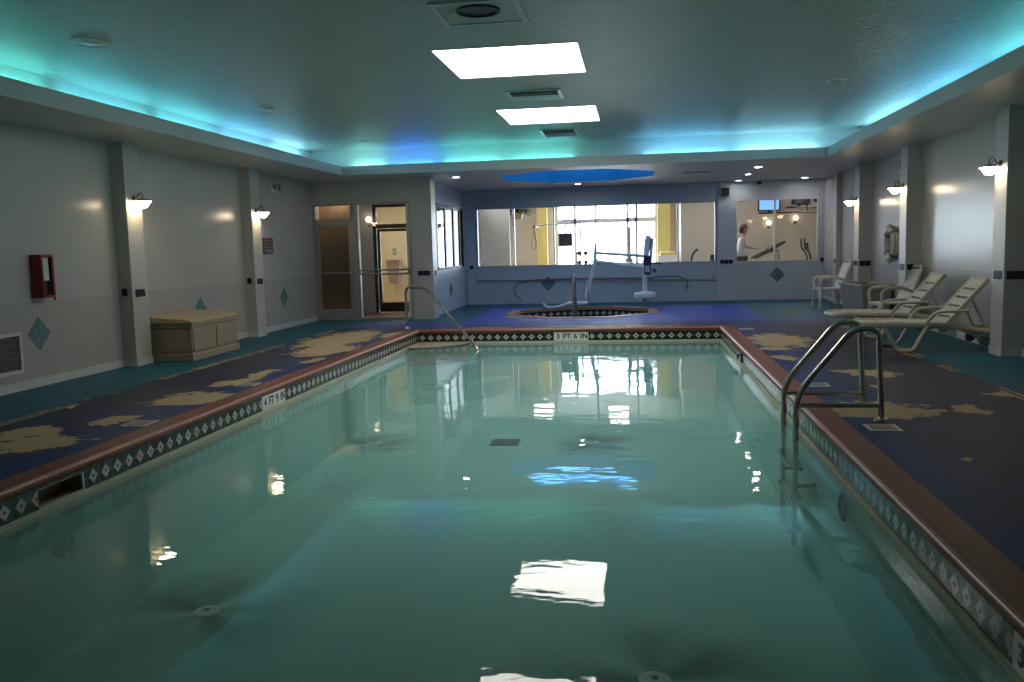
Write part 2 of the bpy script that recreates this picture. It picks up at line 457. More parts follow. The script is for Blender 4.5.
# pool basin
b = MB()
b.quad((PX0, PY0, ZF - .1), (PX1, PY0, ZF - .1), (PX1, PY1, ZF + .15), (PX0, PY1, ZF + .15))
for (p, q) in (((PX0, PY0), (PX0, PY1)), ((PX1, PY0), (PX1, PY1)), ((PX0, PY0), (PX1, PY0)), ((PX0, PY1), (PX1, PY1))):
    b.quad((*p, ZF - .2), (*q, ZF - .2), (*q, ZW - .02), (*p, ZW - .02))
struct(b.build('wall_pool', PLASTER))
# waterline: tile band, pale plaster strip under it
SK0, SK1 = 5.25, 5.74         # skimmer mouth in the left wall
b = MB()
def vy(mb, x, y0, y1, z0, z1): mb.quad((x, y0, z0), (x, y1, z0), (x, y1, z1), (x, y0, z1))
def vx(mb, y, x0, x1, z0, z1): mb.quad((x0, y, z0), (x1, y, z0), (x1, y, z1), (x0, y, z1))
vy(b, PX0, PY0, SK0, -.215, -.05); vy(b, PX0, SK1, PY1, -.215, -.05); vy(b, PX0, SK0, SK1, -.08, -.05)
vy(b, PX1, PY0, PY1, -.215, -.05)
struct(b.build('trim_1', BAND_Y))
b = MB(); vx(b, PY1, PX0, PX1, -.215, -.05)
struct(b.build('trim_2', BAND_X))
b = MB(); vx(b, PY0, PX0, PX1, -.215, -.05)
struct(b.build('trim_27', BAND_X))
b = MB(); e = .012
for x in (PX0, PX1): b.box(x - .02, x + .02 - e * (x > 0) * 2 + 0, PY0, PY1, -.30, -.213)
b = MB()
b.box(PX0 - .05, PX0 + e, PY0, PY1, -.33, -.215); b.box(PX1 - e, PX1 + .05, PY0, PY1, -.33, -.215)
b.box(PX0, PX1, PY1 - e, PY1 + .05, -.33, -.215); b.box(PX0, PX1, PY0 - .05, PY0 + e, -.33, -.215)
struct(b.build('trim_3', GROUT))
# coping with a rounded pink nose
def coping_profile(sgn):
    pts = [(CW, 0.0), (CW, -.06), (0, -.065), (-.008, -.058), (-.018, -.045), (-.02, -.03), (-.018, -.012), (-.006, .0), (.012, .004)]
    return pts
def cope(name, fn, a0, a1, mat):
    pr = coping_profile(1); mb = MB()
    mb.prism(pr, fn, a0, a1)
    n = len(pr); mb.m = [0] * len(mb.m)
    for k in range(n):                       # side faces between profile points k and k+1
        if k in (6, 7): mb.m[2 + k] = 1
    return struct(mb.build(name, [mat, NOSE], ang=60))
cope('trim_4', lambda u, v, a: (PX0 - u, a, v), PY0 - CW, PY1 + CW, COPE_Y)
cope('trim_5', lambda u, v, a: (PX1 + u, a, v), PY0 - CW, PY1 + CW, COPE_Y)
cope('trim_6', lambda u, v, a: (a, PY1 + u, v), PX0, PX1, COPE_X)
cope('trim_7', lambda u, v, a: (a, PY0 - u, v), PX0, PX1, COPE_X)
# corner steps at the far left
b = MB()
for k, (r, z) in enumerate(((.95, -.232), (1.35, -.55), (1.7, -.85))):
    pts = [(PX0, PY1)] + [(PX0 + r * math.sin(a), PY1 - r * .86 * math.cos(a)) for a in [i * PI / 2 / 14 for i in range(15)]]
    b.mi = 0 if k == 0 else 2; b.prism(pts, lambda u, v, a: (u, v, a), z - .32, z)
    arc = pts[1:]
    if k: continue
    b.mi = 1; b.tube([(x * 1.0 + .0, y, z - .02) for x, y in arc], .022, 8)
struct(b.build('floor_corner_steps', [GROUT, CHAR, PLASTER], ang=40))
# water
b = MB(); b.quad((PX0, PY0, ZW), (PX1, PY0, ZW), (PX1, PY1, ZW), (PX0, PY1, ZW))
tag(b.build('pool_water', WATER), 'still turquoise water filling the long swimming pool', 'water', kind='stuff')
# skimmer
t = thing('pool_skimmer', 'dark rectangular skimmer mouth in the left pool wall tiles', 'skimmer', (PX0, (SK0 + SK1) / 2, -.2))
h = (SK1 - SK0) / 2
b = MB(); b.box(-.20, -.18, -h, h, -.03, .12); b.box(-.18, 0, -h, -h + .006, -.03, .12); b.box(-.18, 0, h - .006, h, -.03, .12); b.box(-.18, 0, -h, h, .112, .12); b.box(-.18, 0, -h, h, -.02, -.012)
b.build('throat', BROWNW, t)
b = MB(); b.box(-.01, .008, -h, h, -.015, .0); b.box(-.01, .008, h - .02, h, 0, .12)
b.build('frame', ALU, t)
b = MB(); b.box(-.12, -.10, -h + .02, -.02, 0, .10); b.build('weir_flap', CHAR, t)
# floor inlets and drain grates
fl = lambda y: (ZF - .1) + .25 * (y - PY0) / (PY1 - PY0)
def inlet(x, y, label):
    t = thing('floor_inlet', label, 'pool inlet', (x, y, fl(y)))
    b = MB(); b.lathe([(.105, .0), (.10, .012), (.05, .02), (.042, .014), (.001, .014)], n=24); b.build('cover', WHITE, t)
    b = MB(); b.lathe([(.024, .018), (.02, .022), (.001, .022)], n=12); b.build('nozzle', BLACK, t)
inlet(-3.3, 6.1, 'white round inlet on the pool floor, nearest the left wall and camera')
inlet(.08, 5.35, 'white round inlet on the pool floor at the bottom edge of the picture')
inlet(-.63, 11.6, 'small round inlet on the pool floor below the far window reflection')
inlet(-3.6, 11.5, 'small round inlet on the pool floor near the far left steps')
t = thing('floor_drain', 'dark square drain grate on the far pool floor', 'drain', (-1.8, 11.6, fl(11.6)))
b = MB(); b.box(-.19, .19, -.19, .19, .0, .012); b.build('frame', CHAR, t)
b = MB()
for k in range(7): b.box(-.16, .16, -.15 + k * .045, -.13 + k * .045, .012, .02)
b.build('grate', GREYP, t)
# small fittings on the right pool wall
t = thing('wall_fitting', 'small black hook on the sunlit right wall tiles of the pool', 'fitting', (PX1 - .002, 12.5, -.14))
b = MB(); b.box(-.02, 0, -.06, .06, -.075, .07); b.build('plate', BLACK, t, bevel=.006)
b = MB(); b.tube(fillet([(-.01, 0, .03), (-.06, 0, .03), (-.06, 0, -.03)], .02), .012, 8); b.build('hook', BLACK, t)
t = thing('return_fitting', 'dark ring fitting under water on the right pool wall beyond the ladder', 'fitting', (PX1 - .002, 6.3, -.42))
M90 = Matrix.Rotation(-PI / 2, 4, 'Y')
b = MB(); b.tube([(-.012, .085 * math.cos(a), .085 * math.sin(a)) for a in [k * 2 * PI / 20 for k in range(20)]], .018, 8, closed=True); b.build('ring', CHAR, t)
b = MB(); b.lathe([(.07, 0), (.06, .01), (.001, .012)], n=16, M=M90); b.build('eyeball', GREYP, t)

# depth markers
def marker(loc, rz, words, label, pw=.155):
    """white tiles in the waterline band; local +X reads along the text, faces local -Y"""
    t = thing('depth_marker', label, 'depth marker', loc, rz, None)
    n = len(words); b = MB()
    for k in range(n):
        x = (k - n / 2) * pw
        b.box(x + .003, x + pw - .003, -.006, .0, -.073, .073)
    b.build('tile_plate', PLATE, t)
    for k, w in enumerate(words):
        M = Matrix.Translation(((k - n / 2 + .5) * pw, -.007, 0)) @ Matrix.Rotation(PI / 2, 4, 'X')
        text_mesh(w, .125, 'lettering', INK, t, M, sx=.95)
    return t
marker((-1.19, PY1, -.14), 0, ['3', 'FT', '6', 'IN'], 'white depth marker reading 3 FT 6 IN on the far pool wall')
marker((PX0, 9.14, -.14), PI / 2, ['4', 'FT', '9', 'IN'], 'white depth marker reading 4 FT 9 IN on the left pool wall')
marker((PX1, 3.19, -.14), -PI / 2, ['3', 'FT', '6', 'IN'], 'white depth marker starting with 3 on the near right pool wall')
# flat plaques set in the deck
def plaque(x, y, rz, label):
    t = thing('deck_plaque', label, 'deck plaque', (x, y, 0), rz, 'plaques set in the deck beside the coping')
    b = MB(); b.box(-.12, .12, -.12, .12, -.004, .004); b.build('border', PLATE, t)
    b = MB(); b.box(-.095, .095, -.095, .095, .004, .006); b.build('face', plaque.m, t)
    b = MB(); b.box(-.075, .075, .035, .06, .006, .007); b.box(-.06, .06, -.03, .0, .006, .007); b.box(-.075, .075, -.07, -.055, .006, .007); b.build('faded_marks', GREYP, t)
plaque.m = plain('worn_plaque_face', (.36, .28, .20), .6, var=.2, scale=20)
plaque(1.86, 7.02, 0, 'small square deck plaque just in front of the ladder')
plaque(1.78, 9.15, 0, 'pale square deck plaque just behind the pool ladder')
plaque(1.80, 15.2, 0, 'pale square deck plaque by the far right pool corner')
plaque(-4.37, 9.3, 0, 'pale square deck plaque above the 4 FT 9 IN marker')
plaque(-4.36, 7.1, 0, 'pale square deck plaque nearest the camera on the left deck')

# ---------------------------------------------------------------- hot tub
R8 = octa(*TC, TO); I8 = octa(*TC, TI)
b = MB()
for k in range(8):
    a, c = k, (k + 1) % 8
    b.quad((*R8[a], .012), (*R8[c], .012), (*I8[c], .012), (*I8[a], .012))
    b.quad((*R8[a], -.0), (*R8[c], -.0), (*R8[c], .012), (*R8[a], .012))
    b.quad((*I8[a], -.06), (*I8[c], -.06), (*I8[c], .012), (*I8[a], .012))
tub = thing('hot_tub', 'sunken octagonal hot tub with red brick rim in the far deck', 'hot tub', (0, 0, 0))
b.build('rim', plain('tub_brick_rim', (.40, .17, .10), .4, var=.25, scale=5), tub)
b = MB()
for k in range(8):
    a, c = k, (k + 1) % 8
    b.quad((*I8[a], -.22), (*I8[c], -.22), (*I8[c], -.055), (*I8[a], -.055))
b.build('tile_band', BAND_X, tub)
b = MB()
for k in range(8):
    a, c = k, (k + 1) % 8
    b.quad((*I8[a], -.95), (*I8[c], -.95), (*I8[c], -.22), (*I8[a], -.22))
b.add([(*q, -.95) for q in I8], [list(range(8))])
b.build('basin', PLASTER, tub)
b = MB(); b.add([(*q, -.2) for q in octa(*TC, TI - .001)], [list(range(8))])
tag(b.build('tub_water', TUBW), 'greenish water in the octagonal hot tub', 'water', kind='stuff')
# tub grab rail (seen end on)
t = thing('tub_handrail', 'upright steel handrail rising in front of the hot tub', 'handrail', (-1.3, 17.9, 0))
b = MB(); b.tube(fillet([(0, 0, 0), (0, 0, .86), (0, .42, .86), (0, .75, .1), (0, .75, -.7)], .18, 8), .024, 12); b.build('rail', STEEL, t)
b = MB(); b.lathe([(.06, 0), (.055, .015), (.026, .03)], n=16); b.build('flange', STEEL, t)

# ---------------------------------------------------------------- walls
b = MB(); b.box(XL - .15, XL, YN, YD + .1, -.05, ZC + .2)
struct(b.build('wall_left', WALL))
b = MB(); b.box(XR, XR + .15, YN, YF + .1, -.05, ZC + .2)
struct(b.build('wall_right', WALL))
b = MB(); b.box(XL - .15, XR + .15, YN - .15, YN, -.05, ZC + .2)
struct(b.build('wall_near', WALL))
# far wall with two window openings
W1 = (-4.16, 1.97, .97, 2.51); W2 = (2.44, 4.46, .95, 2.52)
b = MB()
y0, y1 = YF, YF + .14
b.box(XS - .1, W1[0], y0, y1, -.05, ZC); b.box(W1[1], W2[0], y0, y1, -.05, ZC); b.box(W2[1], XR + .1, y0, y1, -.05, ZC)
for w in (W1, W2):
    b.box(w[0], w[1], y0, y1, -.05, w[2]); b.box(w[0], w[1], y0, y1, w[3], ZC)
struct(b.build('wall_far', WALLB))
# short wall beside the entrance with the dark-framed window
W3 = (19.4, 22.45, 1.0, 2.5); W3M = [20.4, 21.35, 22.1]
b = MB()
x0, x1 = XS - .05, XS
b.box(x0, x1, YD + .05, W3[0], -.05, ZC); b.box(x0, x1, W3[1], YF + .1, -.05, ZC)
b.box(x0, x1, W3[0], W3[1], -.05, W3[2]); b.box(x0, x1, W3[0], W3[1], W3[3], ZC)
struct(b.build('wall_side', WALLB))
# door wall header + end column
b = MB(); b.box(XL, -4.70, YD, YD + .12, 2.49, ZC)
struct(b.build('wall_entrance', PILLAR))
# pilasters with navy accent tiles
def tiles(parent, pts):
    """pts: list of boxes"""
    for q in pts:
        b = MB(); b.box(*q); b.build('accent_tile', NAVY, parent)
def pil(name, x0, x1, y0, y1, tl, base=True, mat=PILLAR):
    b = MB(); b.box(x0, x1, y0, y1, 0, ZC)
    o = struct(b.build(name, mat, bevel=.006))
    tiles(o, tl)
    if base:
        m = MB(); m.box(x0 - .008, x1 + .008, y0 - .008, y1 + .008, 0, .09); m.build('skirting', TRIMW, o, bevel=.003)
    return o
e = .006
def pl_left(n, y0, y1):
    return pil(n, XL - .02, -6.67, y0, y1, [(-6.67, -6.67 + e, y0 + .07, y0 + .30, .93, 1.03), (-6.82, -6.74, y0 - e, y0, .95, 1.05)])
pl_left('trim_8', 10.9, 11.28); pl_left('trim_9', 14.74, 15.10); pl_left('trim_10', 6.6, 6.98)
def pl_right(n, y0, y1):
    return pil(n, 4.33, XR + .02, y0, y1, [(4.33 - e, 4.33, y0 + .05, y0 + .30, .93, 1.03), (4.36, 4.46, y0 - e, y0, .93, 1.03), (4.465, 4.565, y0 - e, y0, .93, 1.03)])
pl_right('trim_11', 11.25, 11.62); pl_right('trim_12', 15.18, 15.55); pl_right('trim_13', 18.3, 18.68); pl_right('trim_14', 7.2, 7.57)
pil('trim_15', -4.71, -4.27, YD, YD + .42, [(-4.60, -4.50, YD - e, YD, .93, 1.03), (-4.495, -4.395, YD - e, YD, .93, 1.03), (-4.39, -4.34, YD - e, YD, .93, 1.03), (-4.27, -4.27 + e, YD + .12, YD + .3, .93, 1.03)], base=False)
pil('trim_16', 2.0, 2.41, YF - .05, YF + .02, [(2.06, 2.16, YF - .05 - e, YF - .05, .93, 1.03), (2.165, 2.265, YF - .05 - e, YF - .05, .93, 1.03), (2.27, 2.37, YF - .05 - e, YF - .05, .93, 1.03)], base=False, mat=WALLB)
pil('trim_17', 4.48, XR + .01, YF - .05, YF + .02, [(4.49, 4.565, YF - .05 - e, YF - .05, .93, 1.03)], base=False, mat=WALLB)
pil('trim_18', -4.44, -4.18, YF - .04, YF + .02, [(-4.36, -4.26, YF - .04 - e, YF - .04, .93, 1.03)], base=False, mat=WALLB)
pil('trim_19', XR - .11, XR + .02, 20.9, 21.2, [(XR - .11 - e, XR - .11, 20.95, 21.08, .93, 1.03)], base=False)
# baseboards
b = MB(); b.box(XL, XL + .012, YN, YD, 0, .1); struct(b.build('baseboard_left', TRIMW))
b = MB(); b.box(XR - .012, XR, YN, YF, 0, .1); struct(b.build('baseboard_right', TRIMW))
# big marble diamonds in the wainscot
def diamond(n, c, ax, hw=.19, hh=.195):
    b = MB(); q = .007
    pts = [(-hw, 0), (0, -hh), (hw, 0), (0, hh)]
    if ax == 'x+': f = lambda u, v, a: (c[0] + a, c[1] + u, c[2] + v)
    elif ax == 'x-': f = lambda u, v, a: (c[0] - a, c[1] + u, c[2] + v)
    else: f = lambda u, v, a: (c[0] + u, c[1] - a, c[2] + v)
    b.prism(pts, f, 0, q)
    return struct(b.build(n, MARBLE))
diamond('trim_20', (XL, 9.27, .61), 'x+'); diamond('trim_21', (XL, 13.1, .62), 'x+'); diamond('trim_22', (XL, 16.45, .61), 'x+')
diamond('trim_23', (XS, 20.75, .5), 'x+'); diamond('trim_24', (-2.3, YF, .52), 'y'); diamond('trim_25', (3.46, YF, .63), 'y')

# ---------------------------------------------------------------- ceiling, cove, soffit, dome
FX0, FX1, FY = -5.77, 3.45, 17.0      # inner faces of the fascia
BX0, BX1, BY = -6.55, 4.2, 17.42      # back of the cove
SKY = [(-2.09, -.57, 9.13, 10.68), (-2.07, -.58, 13.2, 14.8)]
struct(holed(rect(BX0 - .05, BX1 + .05, YN, BY + .05), [rect(*s) for s in SKY], ZC).build('ceiling', CEIL))
b = MB()
b.box(XL, FX0 - .01, YN, YD + .2, ZS, ZS + .03); b.box(FX1 + .01, XR, YN, YF, ZS, ZS + .03)
struct(b.build('ceiling_soffit_side', SOFFIT))
far = holed(rect(FX0 - .03, FX1 + .03, FY + .01, YF), [octa(*DC, DI)], ZS + .0006)
struct(far.build('ceiling_soffit_far', SOFFIT))
b = MB()
b.box(FX0, FX1, FY + .01, DC[1] - DI - .22, ZS + .005, ZS + .03)
struct(b.build('ceiling_cove_shelf', COVEW))
b = MB(); th = .035
b.box(FX0 - th, FX0, YN, FY + th, ZS - .002, 3.15); b.box(FX1, FX1 + th, YN, FY + th, ZS - .002, 3.15); b.box(FX0, FX1, FY, FY + th, ZS - .002, 3.15)
struct(b.build('trim_26', FASCIA, bevel=.004))
b = MB()
b.box(BX0 - .03, BX0, YN, BY + .03, ZS + .03, ZC); b.box(BX1, BX1 + .03, YN, BY + .03, ZS + .03, ZC); b.box(BX0, BX1, BY, BY + .03, ZS + .03, ZC)
struct(b.build('wall_cove', COVEW))
# cove lamps, each its own colour
LED = {}
def led(c, s):
    k = (c, s)
    if k not in LED: LED[k] = emit('cove_tube_%d' % len(LED), c, s)
    return LED[k]
TEAL, MINT, CYAN, SKYB, BLU, ICE = (.12, .66, .60), (.26, .78, .62), (.14, .64, .76), (.18, .60, .95), (.05, .24, .95), (.30, .76, .95)
def tube_lamp(p, q, c, s, label):
    P, Q = Vector(p), Vector(q); mid = (P + Q) / 2; d = (Q - P).normalized()
    t = thing('cove_lamp', label, 'cove lamp', mid, 0, 'coloured lamps hidden in the ceiling cove')
    b = MB(); b.tube([P - mid + d * .06, Q - mid - d * .06], .02, 10); b.build('lamp_tube', led(c, s), t)
    b = MB()
    for s_, e_ in ((P - mid, P - mid + d * .06), (Q - mid, Q - mid - d * .06)): b.tube([s_, e_], .024, 8)
    b.box(-.025, .025, -.025, .025, ZS + .03 - mid.z, -.02)
    b.split('holder', WHITE, t)
zt = 3.28
CS = 14; CF = 17; zf = 3.12
lx = BX0 + .07
for y0, y1, c, s, w in [(-2, 1.6, MINT, .8, 'mint green'), (1.7, 4.6, TEAL, .8, 'teal'), (4.7, 7.2, MINT, .9, 'mint'), (7.3, 9.3, TEAL, 1.1, 'teal green'), (9.4, 11.4, CYAN, 1.0, 'cyan'), (11.5, 13.3, CYAN, 1.15, 'bright cyan'), (13.4, 15.2, SKYB, 1.2, 'sky blue'), (15.3, 16.9, ICE, 1.3, 'icy blue')]:
    tube_lamp((lx, y0, zt), (lx, y1, zt), c, s * CS, w + ' lamp in the left ceiling cove')
for x0, x1, c, s, w in [(-5.7, -4.95, MINT, 1.2, 'mint'), (-4.85, -3.92, BLU, 1.3, 'deep blue'), (-3.82, -2.55, TEAL, 1.0, 'teal'), (-2.45, -1.15, TEAL, 1.0, 'second teal'), (.08, 1.75, SKYB, 1.0, 'sky blue'), (1.85, 3.4, ICE, 1.2, 'icy blue')]:
    tube_lamp((x0, BY - .07, zf), (x1, BY - .07, zf), c, s * CF, w + ' lamp in the far ceiling cove')
rx = BX1 - .07
for y0, y1, c, s, w in [(-2, 1.6, MINT, .8, 'mint green'), (1.7, 4.6, TEAL, .9, 'teal'), (4.7, 7.4, MINT, 1.0, 'mint'), (7.5, 9.3, TEAL, 1.1, 'teal green'), (9.4, 11.4, CYAN, 1.2, 'cyan'), (11.5, 13.9, SKYB, 1.1, 'sky blue'), (14.0, 16.9, ICE, 1.25, 'icy blue')]:
    tube_lamp((rx, y0, zt), (rx, y1, zt), c, s * CS, w + ' lamp in the right ceiling cove')
# skylights
for (s, lab) in zip(SKY, ('near glowing white skylight panel in the ceiling', 'far glowing white skylight panel nearer the hot tub')):
    cx, cy = (s[0] + s[1]) / 2, (s[2] + s[3]) / 2; hx, hy = (s[1] - s[0]) / 2, (s[3] - s[2]) / 2
    t = thing('skylight', lab, 'skylight', (cx, cy, ZC), 0, 'ceiling skylights')
    b = MB(); b.box(-hx, hx, -hy, hy, .02, .03); b.build('diffuser', SKYL, t)
    b = MB(); w = .012
    b.box(-hx - .004, -hx + w, -hy, hy, -.004, .05); b.box(hx - w, hx + .004, -hy, hy, -.004, .05); b.box(-hx, hx, -hy - .004, -hy + w, -.004, .05); b.box(-hx, hx, hy - w, hy + .004, -.004, .05)
    b.build('frame', WHITE, t)
# blue dome recess above the tub
D8 = octa(*DC, DI); E8 = octa(*DC, DI + .2)
b = MB(); zt2 = 3.55
for k in range(8):
    a, c = k, (k + 1) % 8
    b.quad((*D8[a], ZS), (*D8[c], ZS), (*D8[c], ZS + .08), (*D8[a], ZS + .08))
    b.quad((*D8[a], ZS + .08), (*D8[c], ZS + .08), (*E8[c], ZS + .08), (*E8[a], ZS + .08))
    b.quad((*E8[a], ZS + .08), (*E8[c], ZS + .08), (*E8[c], zt2), (*E8[a], zt2))
b.mi = 1; b.add([(*q, zt2) for q in E8], [list(range(8))])
struct(b.build('ceiling_dome', [BLUED, plain('dome_top_brightened', (.28, .62, .80), .5, var=.05)]))  # top panel coloured paler than the sides to look brightly lit
t = thing('dome_lamp', 'blue neon ring lamp hidden in the octagonal ceiling recess', 'neon lamp', (DC[0], DC[1], 3.46))
b = MB(); b.tube([(x - DC[0], y - DC[1], .0) for x, y in octa(*DC, DI - .3)], .05, 10, closed=True); b.build('neon_tube', emit('dome_neon', (.16, .52, 1.0), 8), t)
b = MB()
for x, y in octa(*DC, DI - .3): b.box(x - DC[0] - .03, x - DC[0] + .03, y - DC[1] - .03, y - DC[1] + .03, .045, .088)
b.split('clip', WHITE, t)

# ---------------------------------------------------------------- windows
def frame_rect(mb, x0, x1, z0, z1, y, d, w):
    mb.box(x0, x0 + w, y - d, y + d, z0, z1); mb.box(x1 - w, x1, y - d, y + d, z0, z1)
    mb.box(x0 + w, x1 - w, y - d, y + d, z0, z0 + w); mb.box(x0 + w, x1 - w, y - d, y + d, z1 - w, z1)
def far_window(name, w, muls, mat, lab):
    root = thing(name, lab, 'window', ((w[0] + w[1]) / 2, YF, w[2])); root['kind'] = 'structure'
    ox, oz = (w[0] + w[1]) / 2, w[2]
    b = MB(); frame_rect(b, w[0] - ox, w[1] - ox, 0, w[3] - oz, .05, .06, .035); b.build('frame', mat, root)
    for m in muls:
        b = MB(); b.box(m - .02 - ox, m + .02 - ox, 0, .10, .03, w[3] - oz - .03); b.build('mullion', ALU if mat is ALU else mat, root)
    xs = [w[0]] + list(muls) + [w[1]]
    for a, c in zip(xs[:-1], xs[1:]):
        b = MB(); b.box(a + .03 - ox, c - .03 - ox, .045, .052, .03, w[3] - oz - .03); b.build('pane', GLASS, root)
far_window('window_1', W1, [-3.17, -2.13, -1.05, 0.0, 1.02], plain('pale_window_frame', (.55, .56, .60), .35, .3), 'long interior window of six panes into the gym')
far_window('window_2', W2, [3.40], plain('white_window_frame', (.68, .68, .68), .35, .1), 'two pane interior window right of the pilaster, showing a person')
root = thing('window_3', 'dark framed window band on the short wall beside the entrance', 'window', (XS, (W3[0] + W3[1]) / 2, W3[2])); root['kind'] = 'structure'
oy = (W3[0] + W3[1]) / 2; hh = W3[3] - W3[2]
b = MB()
b.box(-.05, .012, W3[0] - oy, W3[0] - oy + .12, 0, hh); b.box(-.05, .012, W3[1] - oy - .08, W3[1] - oy, 0, hh); b.box(-.05, .012, W3[0] - oy, W3[1] - oy, hh - .07, hh); b.box(-.05, .012, W3[0] - oy, W3[1] - oy, 0, .05)
b.build('frame', DARKMET, root)
ms = W3M
for m in ms:
    b = MB(); b.box(-.045, .0, m - oy - .055, m - oy + .055, .05, hh - .07); b.build('mullion', DARKMET, root)
ys = [W3[0]] + ms + [W3[1]]
for a, c in zip(ys[:-1], ys[1:]):
    b = MB(); b.box(-.03, -.024, a - oy + .05, c - oy - .05, .04, hh - .06); b.build('pane', GLASST, root)

# ---------------------------------------------------------------- entrance doors
def rootdoor(n, lab, x):
    r = thing(n, lab, 'door', (x, YD + .06, 0)); r['kind'] = 'structure'; return r
r = rootdoor('door_1', 'closed aluminium framed glass door on the left of the entrance', -6.4)
b = MB(); b.box(-.47, -.425, -.06, .06, 0, 2.49); b.box(.37, .45, -.06, .06, 0, 2.49); b.box(-.425, .37, -.06, .06, 2.45, 2.49); b.box(-.425, .37, -.05, .05, 2.12, 2.17); b.build('frame', ALU, r, bevel=.004)
b = MB(); b.box(-.42, -.36, -.025, .025, .02, 2.11); b.box(.29, .365, -.025, .025, .02, 2.11); b.box(-.36, .29, -.025, .025, 2.03, 2.11); b.box(-.36, .29, -.025, .025, .02, .24); leaf = b.build('leaf', ALU, r, bevel=.004)
b = MB(); b.box(-.37, .30, -.004, .004, .23, 2.04); b.build('glass', GLASSD, leaf)
b = MB(); b.box(-.42, .37, -.004, .004, 2.16, 2.46); b.build('transom_glass', GLASSD, r)
b = MB(); b.tube([(-.39, -.06, 1.02), (.33, -.06, 1.02)], .018, 8); b.box(-.40, -.37, -.06, -.02, 1.0, 1.04); b.box(.31, .34, -.06, -.02, 1.0, 1.04); b.build('push_bar', GREYM, leaf)
b = MB(); b.tube(fillet([(.33, -.025, .72), (.33, -.075, .72), (.33, -.075, .90), (.33, -.025, .90)], .02), .012, 8); b.build('handle', GREYM, leaf)
r = rootdoor('door_2', 'glazed entrance bay with double push bars beside the column', -5.33)
b = MB(); b.box(-.62, -.54, -.06, .06, 0, 2.49); b.box(.56, .62, -.06, .06, 0, 2.49); b.box(-.54, .56, -.06, .06, 2.45, 2.49); b.box(-.54, .56, -.06, .06, 0, .06); b.build('frame', ALU, r, bevel=.004)
b = MB(); b.box(-.55, .57, -.004, .004, .05, 2.46); b.build('glass', GLASS, r)
b = MB()
for z in (.98, 1.07): b.tube([(-.54, -.07, z), (.57, -.07, z)], .02, 8)
for x in (-.53, .54): b.box(x - .015, x + .015, -.07, 0, .96, 1.09)
b.build('push_bar', GREYM, r)
b = MB(); b.box(.50, .555, -.03, .03, .06, 2.45); b.build('leaf_edge', WHITE, r)

# ---------------------------------------------------------------- vestibule and lobby beyond the entrance
b = MB(); b.box(-9.6, XS - .12, YD + .1, 25.2, -.06, -.002); struct(b.build('floor_lobby', TERRA))
b = MB(); b.box(-9.6, XS - .12, YD + .12, 25.2, 2.75, 2.8); struct(b.build('ceiling_lobby', ACOUS))
b = MB(); b.box(XL - .12, XL, YD + .1, 20.4, -.02, 2.8); b.box(XL, -6.22, 20.4, 20.5, -.02, 2.8); b.box(-6.22, -4.57, 20.4, 20.5, 2.62, 2.8)
struct(b.build('wall_vestibule', paint_wall('vestibule_wall', (.52, .50, .50), (.46, .45, .45), .3)))
b = MB(); b.box(XL, -6.03, 18.60, 18.70, 0, 2.75); b.box(XL, -6.03, 18.58, 18.60, .98, 1.02)
struct(b.build('wall_wood_partition', BROWNW))
b = MB(); b.box(-9.6, -6.6, 25.1, 25.2, -.02, 2.8); b.box(-9.65, -9.6, 20.4, 25.2, -.02, 2.8); b.box(-9.6, XL, 20.4, 20.5, -.02, 2.8)
struct(b.build('wall_lobby', PALEY))
b = MB(); b.box(-6.6, -5.95, 25.1, 25.2, -.02, 2.8); b.box(-4.75, -4.57, 25.1, 25.2, -.02, 2.8); b.box(-5.95, -4.75, 25.1, 25.2, -.02, .3); b.box(-5.95, -4.75, 25.1, 25.2, 2.6, 2.8); b.box(-4.57, -4.5, YF + .14, 25.2, -.02, 2.8)
struct(b.build('wall_lobby_window', LAV))
r = thing('door_3', 'dark framed inner glass door seen through the entrance bay', 'door', (-5.4, 20.45, 0)); r['kind'] = 'structure'
b = MB(); b.box(-.82, -.74, -.05, .05, 0, 2.62); b.box(.62, .82, -.05, .05, 0, 2.62); b.box(-.74, .62, -.05, .05, 2.5, 2.62); b.box(-.74, .62, -.05, .05, 2.0, 2.1); b.build('frame', DARKMET, r)
b = MB(); b.box(-.73, -.66, -.03, .03, .02, 1.99); b.box(.53, .61, -.03, .03, .02, 1.99); b.box(-.66, .53, -.03, .03, 1.93, 1.99); b.box(-.66, .53, -.03, .03, .02, .24); leaf = b.build('leaf', DARKMET, r)
b = MB(); b.box(-.67, .54, -.004, .004, .23, 1.94); b.build('glass', GLASS, leaf)
b = MB(); b.box(-.74, .62, -.004, .004, 2.09, 2.51); b.build('transom_glass', GLASS, r)
b = MB(); b.tube([(-.69, -.07, 1.02), (.57, -.07, 1.02)], .016, 8); b.build('push_bar', DARKMET, leaf)
# lobby bits: wall plate, waste bin on the wall, column
t = thing('light_switch', 'small grey switch plate on the yellow lobby wall', 'switch', (-7.02, 25.1, 1.45))
b = MB(); b.box(-.06, .06, -.012, 0, -.1, .1); b.build('plate', GREYM, t, bevel=.004)
b = MB(); b.box(-.015, .015, -.02, -.012, -.03, .03); b.build('toggle', WHITE, t)
t = thing('waste_bin', 'tan waste bin hung on the yellow lobby wall', 'bin', (-7.0, 25.08, .55))
b = MB(); b.taper((-.14, .14, -.26, 0), (-.2, .2, -.32, 0), 0, .62); b.build('body', TANP, t, bevel=.01)
b = MB(); b.box(-.21, .21, -.33, .0, .60, .66); b.build('rim', BROWNW, t, bevel=.008)
t = thing('lobby_column', 'lavender grey column in the lobby behind the inner door', 'column', (-6.1, 23.8, 0))
b = MB(); b.box(-.14, .14, -.14, .14, .12, 2.75); b.build('shaft', LAV, t, bevel=.01)
b = MB(); b.box(-.17, .17, -.17, .17, 0, .12); b.build('plinth', WHITE, t, bevel=.01)
